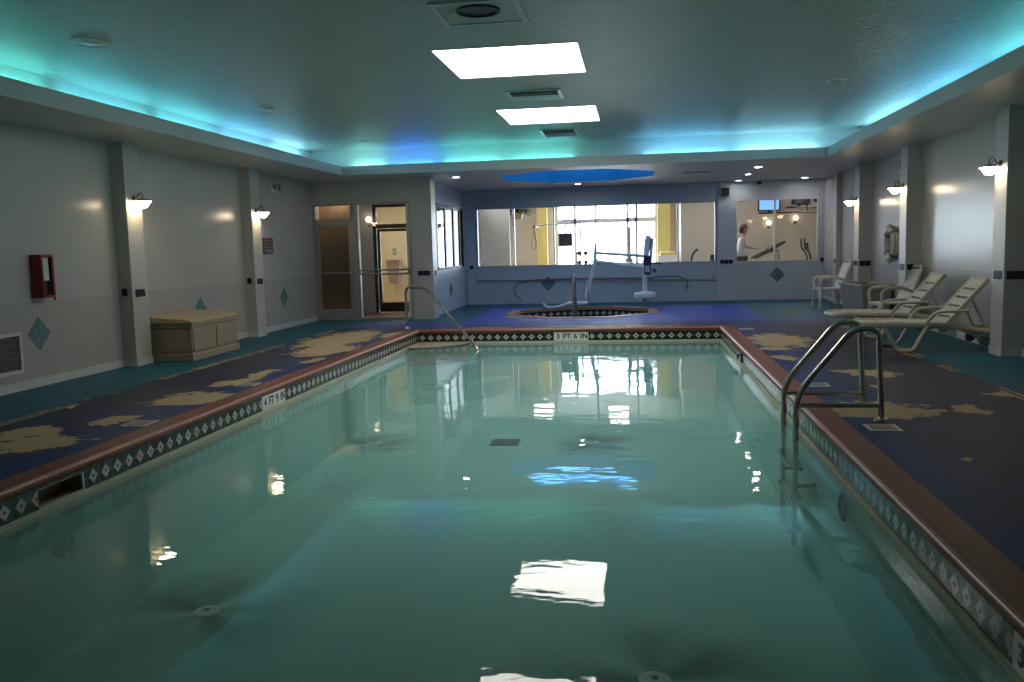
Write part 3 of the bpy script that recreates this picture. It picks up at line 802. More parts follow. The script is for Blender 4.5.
t = thing('lobby_light', 'round ceiling lamp in the yellow lobby', 'ceiling lamp', (-7.6, 23.2, 2.75))
b = MB(); b.lathe([(.3, 0), (.3, -.03), (.27, -.05)], n=24); b.build('rim', WHITE, t)
b = MB(); b.lathe([(.27, -.05), (.2, -.1), (.001, -.12)], n=24); b.build('diffuser', emit('lobby_lens', (1, .9, .7), 40), t)

t = thing('added_vestibule_light', 'added unseen square ceiling lamp inside the entrance vestibule', 'ceiling lamp', (-5.7, 19.3, 2.75))  # unseen lamp, added to brighten the vestibule
b = MB(); b.box(-.3, .3, -.15, .15, -.03, 0); b.build('frame', WHITE, t)
b = MB(); b.box(-.27, .27, -.12, .12, -.036, -.03); b.build('diffuser', emit('added_vestibule_lens', (1, .88, .7), 9), t)
t = thing('added_vestibule_light', 'added unseen round ceiling lamp behind the closed entrance door', 'ceiling lamp', (-6.45, 18.46, 2.75))  # unseen lamp, added to light the brown partition behind the door glass
b = MB(); b.lathe([(.10, 0), (.10, -.02), (.085, -.03)], n=20); b.build('rim', WHITE, t)
b = MB(); b.lathe([(.085, -.03), (.001, -.05)], n=20); b.build('diffuser', emit('added_vestibule_round_lens', (1, .85, .65), 60), t)

# ---------------------------------------------------------------- gym beyond the far wall
GY = YF + .14
b = MB(); b.box(-4.5, 7.2, GY, 29.2, -.06, -.002); struct(b.build('floor_gym', GREYF))
b = MB(); b.box(-4.6, 7.2, GY, 29.3, 3.05, 3.1); struct(b.build('ceiling_gym', ACOUS))
b = MB(); b.box(7.1, 7.2, GY, 29.2, 0, 3.1); b.box(XR + .1, 7.2, YF, GY, -.05, 3.1); b.box(1.28, 7.1, 26.6, 26.7, 0, 3.1); b.box(1.28, 1.38, 26.7, 29.2, 0, 3.1)
struct(b.build('wall_gym_right', BEIGE))
b = MB(); b.box(-4.57, -4.5, 25.2, 29.2, 0, 3.1); b.box(-4.5, -3.66, 25.4, 25.5, 0, 3.1); b.box(-4.5, -3.66, 25.39, 25.4, 1.98, 2.0)
struct(b.build('wall_gym_left', CREAM))
b = MB(); b.box(-4.5, -2.62, 29.1, 29.2, 0, 3.1); b.box(-2.62, 1.3, 29.1, 29.2, 0, .55); b.box(-2.62, 1.3, 29.1, 29.2, 2.98, 3.1); b.box(.62, 1.3, 29.1, 29.2, 0, 3.1)
struct(b.build('wall_gym_far', CREAM))
r = thing('window_4', 'bright outer gym window with white frame and transom', 'window', (-1.0, 29.15, .55)); r['kind'] = 'structure'
b = MB(); frame_rect(b, -1.62, 1.62, 0, 2.43, 0, .05, .05); b.build('frame', WHITE, r)
for x in (-1.02, .70, .98):
    b = MB(); b.box(x - .045, x + .045, -.05, .05, .05, 2.38); b.build('mullion', WHITE, r)
b = MB(); b.box(-1.57, 1.57, -.05, .05, 1.66, 1.80); b.build('transom_bar', LAV, r)
b = MB(); b.box(-1.6, 1.6, -.004, .004, .03, 2.4); b.build('glass', GLASS, r)
for x, w, lab in ((-3.06, .17, 'yellow painted column left of the bright gym window'), (.84, .2, 'yellow painted column right of the bright gym window')):
    t = thing('gym_column', lab, 'column', (x, 28.75, 0))
    b = MB(); b.box(-w, w, -.15, .15, .1, 3.05); b.build('shaft', YELLOW, t, bevel=.008)
    b = MB(); b.box(-w - .02, w + .02, -.17, .17, 0, .1); b.build('plinth', WHITE, t, bevel=.006)
for k, (x, y) in enumerate(((-2.9, 26.8), (-.6, 26.2), (2.4, 24.9), (4.8, 24.9))):
    t = thing('gym_ceiling_light', ['left', 'middle', 'right', 'rightmost'][k] + ' square lamp on the gym ceiling beyond the windows', 'ceiling lamp', (x, y, 3.05), 0, 'gym ceiling lamps')
    b = MB(); frame_b = b; b.box(-.32, .32, -.32, .32, -.03, 0); b.build('frame', WHITE, t)
    b = MB(); b.box(-.29, .29, -.29, .29, -.036, -.03); b.build('diffuser', GYML if k < 2 else GYMR, t)
# daylight portals in the outer openings
for (x, z, sx, sz, y) in ((-1.0, 1.76, 3.2, 2.4, 29.3), (-5.35, 1.45, 1.2, 2.3, 25.3)):
    ld = bpy.data.lights.new('window_portal', 'AREA'); ld.shape = 'RECTANGLE'; ld.size = sx; ld.size_y = sz; ld.cycles.is_portal = True
    o = bpy.data.objects.new('window_portal', ld); COL.objects.link(o); o.location = (x, y, z); o.rotation_euler = (-PI / 2, 0, 0)

# gym equipment ------------------------------------------------
def wall_globe(x, y, z, lab, g=None):
    t = thing('globe_lamp', lab, 'wall lamp', (x, y, z), 0, g)
    b = MB(); b.lathe([(.05, 0), (.05, .02), (.001, .03)], n=16, M=Matrix.Rotation(PI / 2, 4, 'X')); b.tube(fillet([(0, 0, 0), (0, -.12, 0), (0, -.12, .05)], .04), .012, 8); b.build('bracket', IRON, t)
    b = MB(); b.ball((0, -.12, .12), .065); b.build('globe', GLOBES, t)
wall_globe(3.78, 26.6, 1.88, 'glowing globe standing in for a sconce reflection, left of the dark TVs')  # globe added in place of a pool sconce mirrored in the glass
wall_globe(4.53, 26.6, 2.0, 'glowing globe standing in for a sconce reflection, under the dark TVs')  # second globe added for a mirrored sconce
wall_globe(-6.28, 20.4, 2.1, 'round glowing wall lamp inside the entrance vestibule')
# TVs on a ceiling rail
t = thing('tv_rail', 'dark metal rail hanging from the gym ceiling carrying the TVs', 'tv rail', (4.3, 25.4, 2.25))
b = MB(); b.tube([(-.95, 0, 0), (.9, 0, .0)], .025, 8); b.tube([(-.2, .1, .14), (1.0, .1, .1)], .02, 8); b.build('rail', BLACK, t)
for x in (-.5, .35, .85):
    b = MB(); b.tube([(x, 0, 0), (x, 0, .7)], .018, 8); b.build('hanger', BLACK, t)
def tv(x, y, z, rz, tilt, m, lab):
    t = thing('gym_tv', lab, 'television', (x, y, z), rz, None); t.rotation_euler = (tilt, 0, rz)
    b = MB(); b.box(-.30, .30, -.05, .06, -.20, .20); cs = b.build('casing', BLACK, t, bevel=.012)
    b = MB(); b.box(-.26, .26, -.056, -.05, -.16, .16); b.build('screen', m, cs)
    b = MB(); b.box(-.04, .04, .03, .07, -.28, -.2); b.build('bracket', BLACK, t)
tv(3.62, 25.35, 2.50, -.05, .12, SCREEN, 'small TV with a lit blue screen above the person in the gym')
tv(4.52, 25.5, 2.66, .6, .25, NT('dark_screen').set((.05, .05, .055), .2).m, 'dark tilted TV second from the left on the gym rail')
tv(5.12, 25.5, 2.70, .6, .25, NT('dark_screen_tinted').set((.04, .04, .05), .2).m, 'dark TV at the right end of the gym rail')
# treadmill
def treadmill(x, y, lab):
    t = thing('treadmill', lab, 'treadmill', (x, y, 0))
    b = MB(); b.box(-.95, .8, -.38, .38, .04, .17); b.box(.5, .95, -.4, .4, .04, .28); b.build('deck', GREYP, t, bevel=.02)
    b = MB(); b.box(-.92, .5, -.25, .25, .17, .178); b.build('belt', BLACK, t)
    for s in (-.36, .36):
        b = MB(); b.tube([(.75, s, .2), (.60, s, 1.27)], .035, 8); b.build('upright', GREYM, t)
        b = MB(); b.tube(fillet([(.62, s, 1.22), (.40, s, 1.2), (.02, s, 1.02)], .08), .028, 8); b.build('handrail', CHAR, t)
    M = Matrix.Translation((.60, 0, 1.33)) @ Matrix.Rotation(-.5, 4, 'Y')
    b = MB(); b.box(-.22, .24, -.36, .36, -.03, .04, M); cs = b.build('console', CHAR, t, bevel=.015)
    b = MB(); b.box(-.1, .16, -.2, .2, .04, .046, M); b.build('display', BLACK, cs)
    return t
treadmill(3.08, 24.6, 'dark treadmill under the person in the gym window')
def elliptical(x, y, rz, lab, c=CHAR):
    t = thing('elliptical_trainer', lab, 'exercise machine', (x, y, 0), rz)
    b = MB(); b.box(-.75, .55, -.07, .07, 0, .08); b.box(-.7, -.6, -.3, .3, 0, .07); b.box(.45, .55, -.28, .28, 0, .07); b.lathe([(.28, -.05), (.28, .05)], (.3, 0, .38), 20, Matrix.Rotation(PI / 2, 4, 'X')); b.build('base', GREYP, t, bevel=.01)
    b = MB(); b.tube([(.32, 0, .4), (.12, 0, 1.25)], .04, 8); b.build('mast', GREYM, t)
    b = MB(); b.box(.02, .10, -.14, .14, 1.22, 1.40); b.build('console', c, t, bevel=.012)
    for s in (-.26, .26):
        b = MB(); b.tube(fillet([(.2, s, .5), (.12, s, 1.1), (-.04, s, 1.28), (-.02, s, 1.52)], .12), .022, 8); b.build('handle', c, t)
        b = MB(); b.box(-.5, .0, s - .07, s + .07, .24, .29); b.build('pedal', c, t, bevel=.01)
        b = MB(); b.tube([(-.45, s, .25), (.3, s * .5, .3)], .022, 8); b.build('link_arm', GREYM, t)
elliptical(4.55, 25.3, 0, 'exercise machine with grey handles in the right gym pane')
elliptical(5.25, 25.9, .3, 'paler exercise machine at the right edge of the gym window', GREYP)
# spin bike and seat in the right pane of the long window
t = thing('exercise_bike', 'exercise bike with curved black bars low in the rightmost long pane', 'exercise bike', (1.62, 25.4, 0))
b = MB(); b.box(-.5, .5, -.06, .06, 0, .08); b.box(-.5, -.42, -.25, .25, 0, .06); b.box(.42, .5, -.25, .25, 0, .06); b.tube([(-.3, 0, .05), (-.05, 0, .6), (.4, 0, .06)], .04, 8); b.build('frame', GREYP, t)
b = MB(); b.lathe([(.24, -.03), (.24, .03)], (.25, 0, .32), 20, Matrix.Rotation(PI / 2, 4, 'X')); b.build('flywheel', GREYM, t)
b = MB(); b.tube([(-.08, 0, .5), (-.12, 0, 1.0)], .035, 8); b.build('post', GREYM, t)
for s in (-.14, .14):
    b = MB(); b.tube(fillet([(-.12, s * .3, .98), (-.12, s, 1.06), (-.06, s, 1.2), (.06, s, 1.30)], .08), .03, 8); b.build('handlebar', BLACK, t)
b = MB(); b.tube([(.3, 0, .5), (.32, 0, .88)], .03, 8); b.box(.2, .44, -.1, .1, .88, .94); b.build('saddle', BLACK, t)
t = thing('bench_backrest_machine', 'black padded machine backrest low at the right of the long window', 'exercise machine', (2.04, 23.5, 0))
b = MB(); b.box(-.17, .17, -.05, .05, .8, 1.16); b.build('pad', BLACK, t, bevel=.04)
b = MB(); b.tube([(0, .06, 0), (0, .06, 1.0)], .03, 8); b.box(-.25, .25, -.3, .3, 0, .05); b.build('stand', GREYM, t)
b = MB(); b.box(-.17, .17, -.42, -.05, .45, .52); b.build('seat', BLACK, t, bevel=.02)
# dumbbell rack
t = thing('dumbbell_rack', 'upright rack for dumbbells in front of the bright gym window', 'rack', (-1.62, 26.3, 0))
for s in (-.16, .22):
    b = MB(); b.tube([(s, 0, 0), (s, 0, 1.3)], .02, 8); b.build('post', GREYM, t)
b = MB(); b.box(-.25, .3, -.2, .2, 0, .04); b.build('base', GREYM, t)
hz = (.62, .92, 1.2)
for z in hz:
    b = MB(); b.box(-.17, .23, -.1, .1, z - .02, z); b.build('shelf', GREYM, t)
b0 = None
for z, w in zip(hz, ('lowest', 'middle', 'top')):
    for s, sd in ((-.09, 'left'), (.1, 'right')):
        lab = 'dark dumbbell on the %s shelf of the gym rack, %s one' % (w, sd)
        if b0 is None:
            b0 = thing('dumbbell', lab, 'dumbbell', (-1.62 + s, 26.3, z), 0, 'dumbbells on the gym rack')
            b = MB(); b.tube([(0, -.08, .06), (0, .08, .06)], .014, 8); b.build('handle', GREYM, b0)
            for q in (-.08, .08):
                b = MB(); b.lathe([(.058, -.035), (.062, -.025), (.062, .025), (.058, .035)], (0, q, .062), 12, Matrix.Rotation(PI / 2, 4, 'X')); b.build('weight', CHAR, b0)
        else: dup(b0, (-1.62 + s, 26.3, z), 0, lab)
# monitor on an arm
t = thing('arm_monitor', 'dark square monitor hung before the bright gym window', 'monitor', (-2.12, 26.4, 1.67))
b = MB(); b.box(-.21, .21, -.04, .04, -.2, .2); b.build('casing', GREYP, t, bevel=.01)
b = MB(); b.box(-.18, .18, -.046, -.04, -.17, .17); b.build('screen', NT('grey_dark_screen').set((.05, .05, .055), .3).m, t)
b = MB(); b.tube(fillet([(0, .05, 0), (0, .12, .3), (0, .12, .45)], .1), .02, 8); b.build('arm', WHITE, t)
t = thing('pull_bar', 'thin horizontal steel bar crossing the bright gym window', 'bar', (-2.4, 26.55, 2.13))
b = MB(); b.tube([(-.55, 0, 0), (.72, 0, .02)], .022, 8); b.build('bar', GREYM, t)
b = MB(); b.tube([(.72, 0, .02), (.72, 0, -2.13)], .025, 8); b.build('post', GREYM, t)
b = MB(); b.tube([(.28, 0, 0), (.29, -.03, -.2)], .03, 8); b.build('grip', plain('maroon_grip', (.10, .02, .03), .5), t)
# strap hanging in front of the yellow column
t = thing('exercise_strap', 'black strap loop hanging beside the yellow gym column', 'strap', (-3.12, 27.0, 2.1))
b = MB(); b.ball((0, 0, 0), .05); b.build('knob', BLACK, t)
b = MB(); b.tube([(.0, 0, -.03), (-.04, 0, -.3), (-.07, 0, -.5), (-.04, 0, -.66), (0, 0, -.7), (.04, 0, -.66), (.07, 0, -.5), (.04, 0, -.3), (.0, 0, -.03)], .028, 8); b.build('loop', BROWNW, t)
b = MB(); b.box(-.02, .02, 0, 1.58, -.015, .015); b.build('peg', GREYM, t)
# hanging fern by the gym wall
t = thing('hanging_plant', 'dark leafy plant hanging at the top of the second gym pane', 'plant', (-3.72, 27.6, 2.46))
b = MB(); b.taper((-.13, .13, -.13, .13), (-.2, .2, -.2, .2), -.12, .1); b.build('pot', BROWNW, t, bevel=.02)
b = MB(); rnd = random.Random(3)
for k in range(110):
    a = rnd.uniform(0, 2 * PI); l = rnd.uniform(.3, .62); u = rnd.uniform(-.05, .25)
    d = Vector((math.cos(a), math.sin(a), 0)); s_ = Vector((-d.y, d.x, 0))
    pts = [d * .08 + Vector((0, 0, .1)), d * l * .55 + Vector((0, 0, .15 + u)), d * l + Vector((0, 0, .02 + u * .4))]
    b.add([pts[0], pts[1] + s_ * .05, pts[2], pts[1] - s_ * .05], [(0, 1, 2, 3)])
b.build('leaves', GREEN, t)
b = MB(); b.tube([(0, 0, .1), (0, 0, .5)], .008, 6); b.build('cord', BLACK, t)
t = thing('gym_wall_poster', 'pale poster with pink band outside the gym window', 'poster', (.42, 29.9, 1.55))
b = MB(); b.box(-.2, .25, 0, .03, -.9, .9); b.build('board', WHITE, t)
b = MB(); b.box(-.15, .2, -.004, 0, .1, .22); b.build('pink_band', PINK, t)
b = MB(); b.box(-.15, .2, -.004, 0, .35, .47); b.build('grey_band', LAV, t)
b = MB(); b.box(-.02, .02, .0, .03, -1.55, -.9); b.build('post', GREYM, t)
t = thing('weight_bench', 'low padded bench before the bright gym window', 'bench', (-.6, 25.6, 0))
b = MB(); b.box(-.55, .5, -.15, .15, .90, .97); b.build('pad', GREYP, t, bevel=.03)
b = MB(); b.box(-.5, -.42, -.2, .2, 0, .9); b.box(.38, .46, -.2, .2, 0, .9); b.split('leg_frame', LIFTW, t)
t = thing('gym_tower', 'grey upright cable tower at the right of the bright gym window', 'exercise machine', (-.25, 27.4, 0))
b = MB(); b.box(-.3, .3, -.3, .3, 0, .08); b.build('base', GREYM, t)
b = MB(); b.box(-.06, .06, -.06, .06, .08, 2.0); b.build('upright', GREYM, t)
b = MB(); b.box(-.12, .12, -.1, .1, .3, 1.05); b.build('weight_stack', GREYP, t)
t = thing('basket_of_towels', 'yellow and white towel basket below the right yellow gym column', 'basket', (.92, 27.6, .62))
b = MB(); b.taper((-.25, .25, -.2, .2), (-.32, .32, -.24, .24), 0, .5); b.build('basket', WHITE, t, bevel=.01)
b = MB(); b.box(-.24, .24, -.2, .2, .45, .62); b.build('towels', YELLOW, t, bevel=.05)
b = MB()
for sx in (-.2, .2):
    for sy in (-.15, .15): b.tube([(sx, sy, -.62), (sx, sy, 0)], .015, 6)
b.split('leg', GREYM, t)

# ---------------------------------------------------------------- person on the treadmill
def skinned(name, pts, edges, radii, mat, parent, sub=2, root=0):
    me = bpy.data.meshes.new(name); me.from_pydata(pts, edges, [])
    o = bpy.data.objects.new(name, me); COL.objects.link(o)
    if parent is not None: o.parent = parent
    me.skin_vertices.new() if hasattr(me.skin_vertices, 'new') else None
    sk = o.modifiers.new('skin', 'SKIN'); sk.use_smooth_shade = True; sk.branch_smoothing = .6
    if not me.skin_vertices:
        bm = bmesh.new(); bm.from_mesh(me); bm.verts.layers.skin.verify(); bm.to_mesh(me); bm.free()
    d = me.skin_vertices[0].data
    for i, r in enumerate(radii):
        d[i].radius = (r, r) if not isinstance(r, tuple) else r
        d[i].use_root = (i == root)
    s = o.modifiers.new('sub', 'SUBSURF'); s.levels = sub; s.render_levels = sub
    me.materials.append(mat)
    return o
def person():
    t = thing('person', 'person in white sleeveless top and dark shorts walking on a gym treadmill', 'person', (2.78, 24.6, .178))
    P = []; Ed = []; R = []
    def v(p, r, link=None):
        P.append(p); R.append(r)
        if link is not None: Ed.append((link, len(P) - 1))
        return len(P) - 1
    pel = v((0, 0, .93), (.15, .11))
    wa = v((.02, 0, 1.10), (.135, .10), pel); ch = v((.04, 0, 1.28), (.15, .11), wa); up = v((.05, 0, 1.40), (.12, .09), ch)
    nk = v((.07, 0, 1.49), .055, up); hb = v((.09, 0, 1.56), .07, nk); hm = v((.10, 0, 1.64), (.085, .095), hb); ht = v((.095, 0, 1.71), .07, hm)
    for s, (el, wr) in ((-1, ((.08, -.25, 1.16), (.30, -.24, 1.11))), (1, ((.08, .25, 1.16), (.30, .24, 1.11)))):
        sh = v((.04, s * .17, 1.385), .058, up); e_ = v((el[0], el[1], el[2]), .043, sh); w_ = v(wr, .030, e_); pa = v((wr[0] + .075, wr[1], wr[2] - .01), (.036, .022), w_)
        for k in range(4):
            yy = (k - 1.5) * .021; ln = (.062, .074, .07, .055)[k]
            f1 = v((wr[0] + .115, wr[1] + yy, wr[2] + .0), .0095, pa); f2 = v((wr[0] + .115 + ln * .6, wr[1] + yy, wr[2] - .025), .0085, f1); v((wr[0] + .10 + ln * .55, wr[1] + yy, wr[2] - .055), .0075, f2)
        t1 = v((wr[0] + .07, wr[1] - s * .045, wr[2] - .01), .011, pa); v((wr[0] + .10, wr[1] - s * .055, wr[2] - .03), .009, t1)
    for s, kn, an, toe in ((-1, (.16, -.1, .50), (.10, -.1, .10), (.25, -.1, .045)), (1, (-.02, .1, .49), (-.28, .1, .16), (-.17, .1, .06))):
        hp = v((.0, s * .09, .86), .095, pel); k_ = v(kn, .062, hp); m = v(((kn[0] + an[0]) / 2 - .02, s * .1, (kn[2] + an[2]) / 2 + .04), .056, k_); a_ = v(an, .038, m); v(toe, (.042, .03), a_)
    skinned('body', P, Ed, R, SKIN, t)
    # face
    b = MB(); b.ball((.205, 0, 1.635), .017, 10, 6); b.build('nose', SKIN, t)
    for s in (-1, 1):
        b = MB(); b.ball((.178, s * .034, 1.655), .011, 10, 6); b.build('eye', BLACK, t)
        b = MB(); b.ball((.09, s * .096, 1.635), .028, 10, 6, (1, .4, 1)); b.build('ear', SKIN, t)
    b = MB(); b.ball((.185, 0, 1.595), .02, 10, 6, (.5, 1.2, .35)); b.build('mouth', plain('lip', (.4, .15, .13), .5), t)
    b = MB(); b.ball((.062, 0, 1.685), .112, 16, 10, (1.0, .95, .95)); b.ball((.0, 0, 1.62), .085, 14, 8, (.75, .95, 1.25)); b.build('hair', HAIR, t)
    # clothing
    skinned('sleeveless_top', [(-.005, 0, .86), (.01, 0, 1.0), (.02, 0, 1.12), (.035, 0, 1.28), (.045, 0, 1.39), (.04, -.13, 1.39), (.04, .13, 1.39)], [(0, 1), (1, 2), (2, 3), (3, 4), (4, 5), (4, 6)], [(.205, .19), (.20, .175), (.19, .165), (.19, .16), (.14, .12), .075, .075], SHIRT, t)
    skinned('shorts', [(0, 0, .90), (0, -.09, .82), (.07, -.1, .64), (0, .09, .82), (-.01, .1, .62)], [(0, 1), (1, 2), (0, 3), (3, 4)], [(.165, .13), .112, .095, .112, .095], SHORTS, t)
    for a, c in (((.10, -.1, .07), (.26, -.1, .035)), ((-.28, .1, .13), (-.16, .1, .045))):
        A, B_ = Vector(a), Vector(c)
        b = MB(); b.tube([A + (A - B_) * .25, A, B_, B_ + (B_ - A) * .25], [.035, .052, .05, .03], 12, flat=.8); b.build('shoe', SHOE, t)
person()

# ---------------------------------------------------------------- wall lamps of the pool hall
def sconce(loc, rz, label):
    """local +X points into the room"""
    t = thing('wall_sconce', label, 'wall lamp', loc, rz, 'wall sconces on the pilasters')
    M = Matrix.Rotation(PI / 2, 4, 'Y')
    b = MB(); b.lathe([(.045, 0), (.045, .01), (.025, .025), (.001, .027)], (0, 0, .07), 16, M); b.build('back_plate', IRON, t)
    b = MB(); b.tube(fillet([(.02, 0, .07), (.06, 0, .07), (.09, 0, .15), (.155, 0, .14), (.15, 0, .05)], .05, 8), .009, 8)
    b.tube([(.085 + .03 * math.cos(a), 0, .08 + .03 * math.sin(a)) for a in [k * .5 for k in range(12)]], .007, 8); b.build('scroll_arm', IRON, t)
    b = MB(); b.lathe([(.015, .065), (.04, .05), (.09, .036), (.130, .024), (.134, .018), (.130, .014)], (.15, 0, 0), 28); c_ = b.build('cap', IRON, t)
    b = MB(); b.lathe([(.128, .018), (.126, .004), (.100, .0), (.098, -.026), (.080, -.045), (.068, -.066), (.04, -.088), (.001, -.094)], (.15, 0, 0), 28); b.build('glass_shade', GLOBE, c_)
    return t
s0 = sconce((-6.67, 11.08, 2.19), 0, 'lit sconce on the first left pilaster above the tan box')
s0.scale = (.86, .86, .86)
dup(s0, (-6.67, 14.92, 2.18), 0, 'lit sconce on the second left pilaster near the entrance')
dup(s0, (4.33, 11.44, 2.26), PI, 'lit sconce on the nearest right pilaster at the picture edge')
dup(s0, (4.33, 15.37, 2.26), PI, 'lit sconce on the middle right pilaster by the life ring')
dup(s0, (4.33, 18.49, 2.2), PI, 'lit sconce on the farthest right pilaster by the white chair')

# ---------------------------------------------------------------- things on the walls
# red cabinet
t = thing('extinguisher_cabinet', 'red open fronted wall cabinet with white label on left wall', 'cabinet', (XL, 9.31, 1.02))
D, H = .14, .105
b = MB(); b.box(0, D, -H, -H + .012, 0, .5); b.box(0, D, H - .012, H, 0, .5); b.box(0, D, -H + .012, H - .012, 0, .02); b.box(0, D, -H + .012, H - .012, .48, .5); b.box(0, .012, -H + .012, H - .012, .02, .48); b.build('case', RED, t, bevel=.005)
b = MB(); b.box(D, D + .012, -H, -H + .02, 0, .5); b.box(D, D + .012, H - .035, H, 0, .5); b.box(D, D + .012, -H + .02, H - .035, 0, .03); b.box(D, D + .012, -H + .02, H - .035, .47, .5); b.build('door_frame', RED, t, bevel=.003)
b = MB(); b.box(D + .003, D + .007, -H + .02, H - .035, .03, .47); b.build('window', GLASS, t)
b = MB(); b.box(D - .012, D - .006, -.08, .03, .2, .46); b.build('label_card', WHITE, t)
b = MB(); b.tube([(.07, .0, .03), (.07, .0, .36)], .045, 12); b.build('canister', BLACK, t)
b = MB(); b.tube([(D, H - .02, .0), (D + .01, H - .02, -.03)], .012, 8); b.build('latch', BLACK, t)
# wall grille
t = thing('wall_vent', 'louvred grey air grille low on the left wall', 'vent', (XL, 8.62, .2))
b = MB(); b.box(0, .02, -.33, -.29, 0, .46); b.box(0, .02, .29, .33, 0, .46); b.box(0, .02, -.29, .29, 0, .04); b.box(0, .02, -.29, .29, .42, .46); b.build('frame', TRIMW, t)
b = MB(); b.box(0, .003, -.29, .29, .04, .42); b.build('backing', BLACK, t)
b = MB()
for k in range(14):
    M = Matrix.Translation((.008, 0, .058 + k * .027)) @ Matrix.Rotation(.6, 4, 'Y'); b.box(-.008, .008, -.29, .29, -.002, .002, M)
b.build('louvres', GREYP, t)
# rules sign
t = thing('rules_sign', 'small dark maroon rules sign on the left wall', 'sign', (XL, 15.8, 1.46))
b = MB(); b.box(0, .012, -.22, .22, 0, .3); b.build('board', SIGNB, t)
b = MB()
for z, a, c in ((.235, -.19, .19), (.175, -.19, .19), (.12, -.19, .16), (.06, -.19, .19), (.03, -.1, .19)): b.box(.012, .014, a, c, z, z + .03)
b.build('faded_lines', SIGNL, t)
# emergency lights
def emergency(loc, rz, label):
    t = thing('emergency_light', label, 'emergency light', loc, rz, 'twin head emergency lights')
    b = MB(); b.box(0, .08, -.13, .13, -.06, .06); b.build('housing', TRIMW, t, bevel=.015)
    for s in (-.09, .09):
        b = MB(); b.lathe([(.03, 0), (.06, .05), (.062, .08), (.05, .085)], (.08, s, .05), 16, Matrix.Rotation(PI / 2, 4, 'Y')); b.build('lamp_head', GREYM, t)
emergency((XL, 16.1, 2.67), 0, 'twin head emergency light high on the left wall by the entrance')
emergency((XR, 16.05, 2.62), PI, 'twin head emergency light high on the right wall above the life ring')
# life ring
t = thing('life_ring', 'grey weathered life ring hung on the right wall', 'life ring', (XR - .09, 16.55, 1.36))
b = MB(); b.tube([(0, .25 * math.cos(a), .25 * math.sin(a)) for a in [k * 2 * PI / 40 for k in range(40)]], .075, 16, closed=True); rg = b.build('ring', BUOY, t)
for a0 in (PI / 4, 3 * PI / 4, 5 * PI / 4, 7 * PI / 4):
    b = MB(); b.tube([(0, .25 * math.cos(a), .25 * math.sin(a)) for a in [a0 - .12 + k * .06 for k in range(5)]], .0785, 16); b.build('band', ROPE, rg)
b = MB(); b.tube([(-.03, .345 * math.cos(a), .345 * math.sin(a)) for a in [k * 2 * PI / 40 for k in range(40)]], .008, 6, closed=True); b.build('rope', ROPE, t)
# clock
t = thing('wall_clock', 'round black rimmed clock on the short wall beside the column', 'clock', (XS, 19.05, 1.96))
M = Matrix.Rotation(PI / 2, 4, 'Y')
b = MB(); b.tube([(.025, .15 * math.cos(a), .17 * math.sin(a)) for a in [k * 2 * PI / 28 for k in range(28)]], .025, 10, closed=True); b.build('rim', BLACK, t)
b = MB(); b.lathe([(.155, 0), (.15, .02), (.001, .02)], n=28, M=M); b.build('face', WHITE, t)
b = MB(); b.box(.021, .024, -.006, .006, 0, .11); b.box(.021, .024, -.0, .07, -.006, .006); b.build('hands', BLACK, t)
# conduit and hose on the far wall
t = thing('wall_conduit', 'thin grey pipe running level along the far wall', 'pipe', (0, YF - .04, .0))
b = MB(); b.tube([(-4.15, 0, .63), (-1, 0, .6), (1.97, 0, .53)], .016, 8); b.build('pipe', GREYM, t)
b = MB()
for x in (-4.0, -2.0, 0, 1.9): b.box(x - .02, x + .02, -.02, .04, .55 + (x < -1) * .03, .65)
b.split('clamp', GREYM, t)
HOSE = plain('grey_hose', (.11, .12, .14), .5)
t = thing('vacuum_hose', 'dark hose with curled ends hung along the far wall', 'hose', (0, YF - .10, 0))
b = MB(); b.tube(fillet([(-3.0, 0, .08), (-3.22, 0, .34), (-3.12, 0, .55), (-2.6, 0, .63), (-1.2, 0, .64), (.26, 0, .61), (.71, 0, .66), (1.08, 0, .63), (1.27, 0, .49), (1.19, 0, .29)], .16, 6), .013, 8); b.build('tube', HOSE, t)
b = MB(); b.box(-2.1, -2.06, -.03, .1, .57, .64); b.box(.1, .14, -.03, .1, .55, .6); b.split('hanger', GREYM, t)
t = thing('wall_speaker', 'small dark speaker box high on the pilaster between the windows', 'speaker', (2.19, YF - .05, 2.72))
b = MB(); b.box(-.085, .085, -.09, 0, -.1, .1); b.build('casing', CHAR, t, bevel=.01)
b = MB(); b.box(-.068, .068, -.096, -.09, -.08, .08); b.build('grille', BLACK, t)

# ---------------------------------------------------------------- things on the ceiling
def speaker_disc(x, y, z, label, r=.17):
    t = thing('ceiling_speaker', label, 'ceiling speaker', (x, y, z), 0, None)
    b = MB(); b.lathe([(r, 0), (r, -.012), (r * .82, -.022), (r * .78, -.012)], n=28); b.build('rim', WHITE, t)
    b = MB(); b.lathe([(r * .8, -.012), (r * .5, -.02), (.001, -.022)], n=28); b.build('grille', GREYM, t)
speaker_disc(-5.1, 7.95, ZC, 'large round ceiling speaker at the upper left')
speaker_disc(-5.18, 12.1, ZC, 'small round ceiling disc along the left cove, nearer one', .12)
speaker_disc(-5.0, 16.1, ZC, 'small round ceiling disc at the far end of the left cove', .12)
speaker_disc(2.55, 12.1, ZC, 'small round ceiling disc near the right cove', .12)
t = thing('return_grille', 'square ceiling plate with dark round opening at the top edge', 'ceiling vent', (-1.33, 7.78, ZC))
b = MB(); b.box(-.38, .38, -.38, .38, -.012, 0); b.build('plate', CEIL, t, bevel=.004)
b = MB(); b.box(-.38, -.33, -.38, .38, -.02, -.012); b.box(.33, .38, -.38, .38, -.02, -.012); b.box(-.33, .33, -.38, -.33, -.02, -.012); b.box(-.33, .33, .33, .38, -.02, -.012); b.build('rim', VENTM, t)
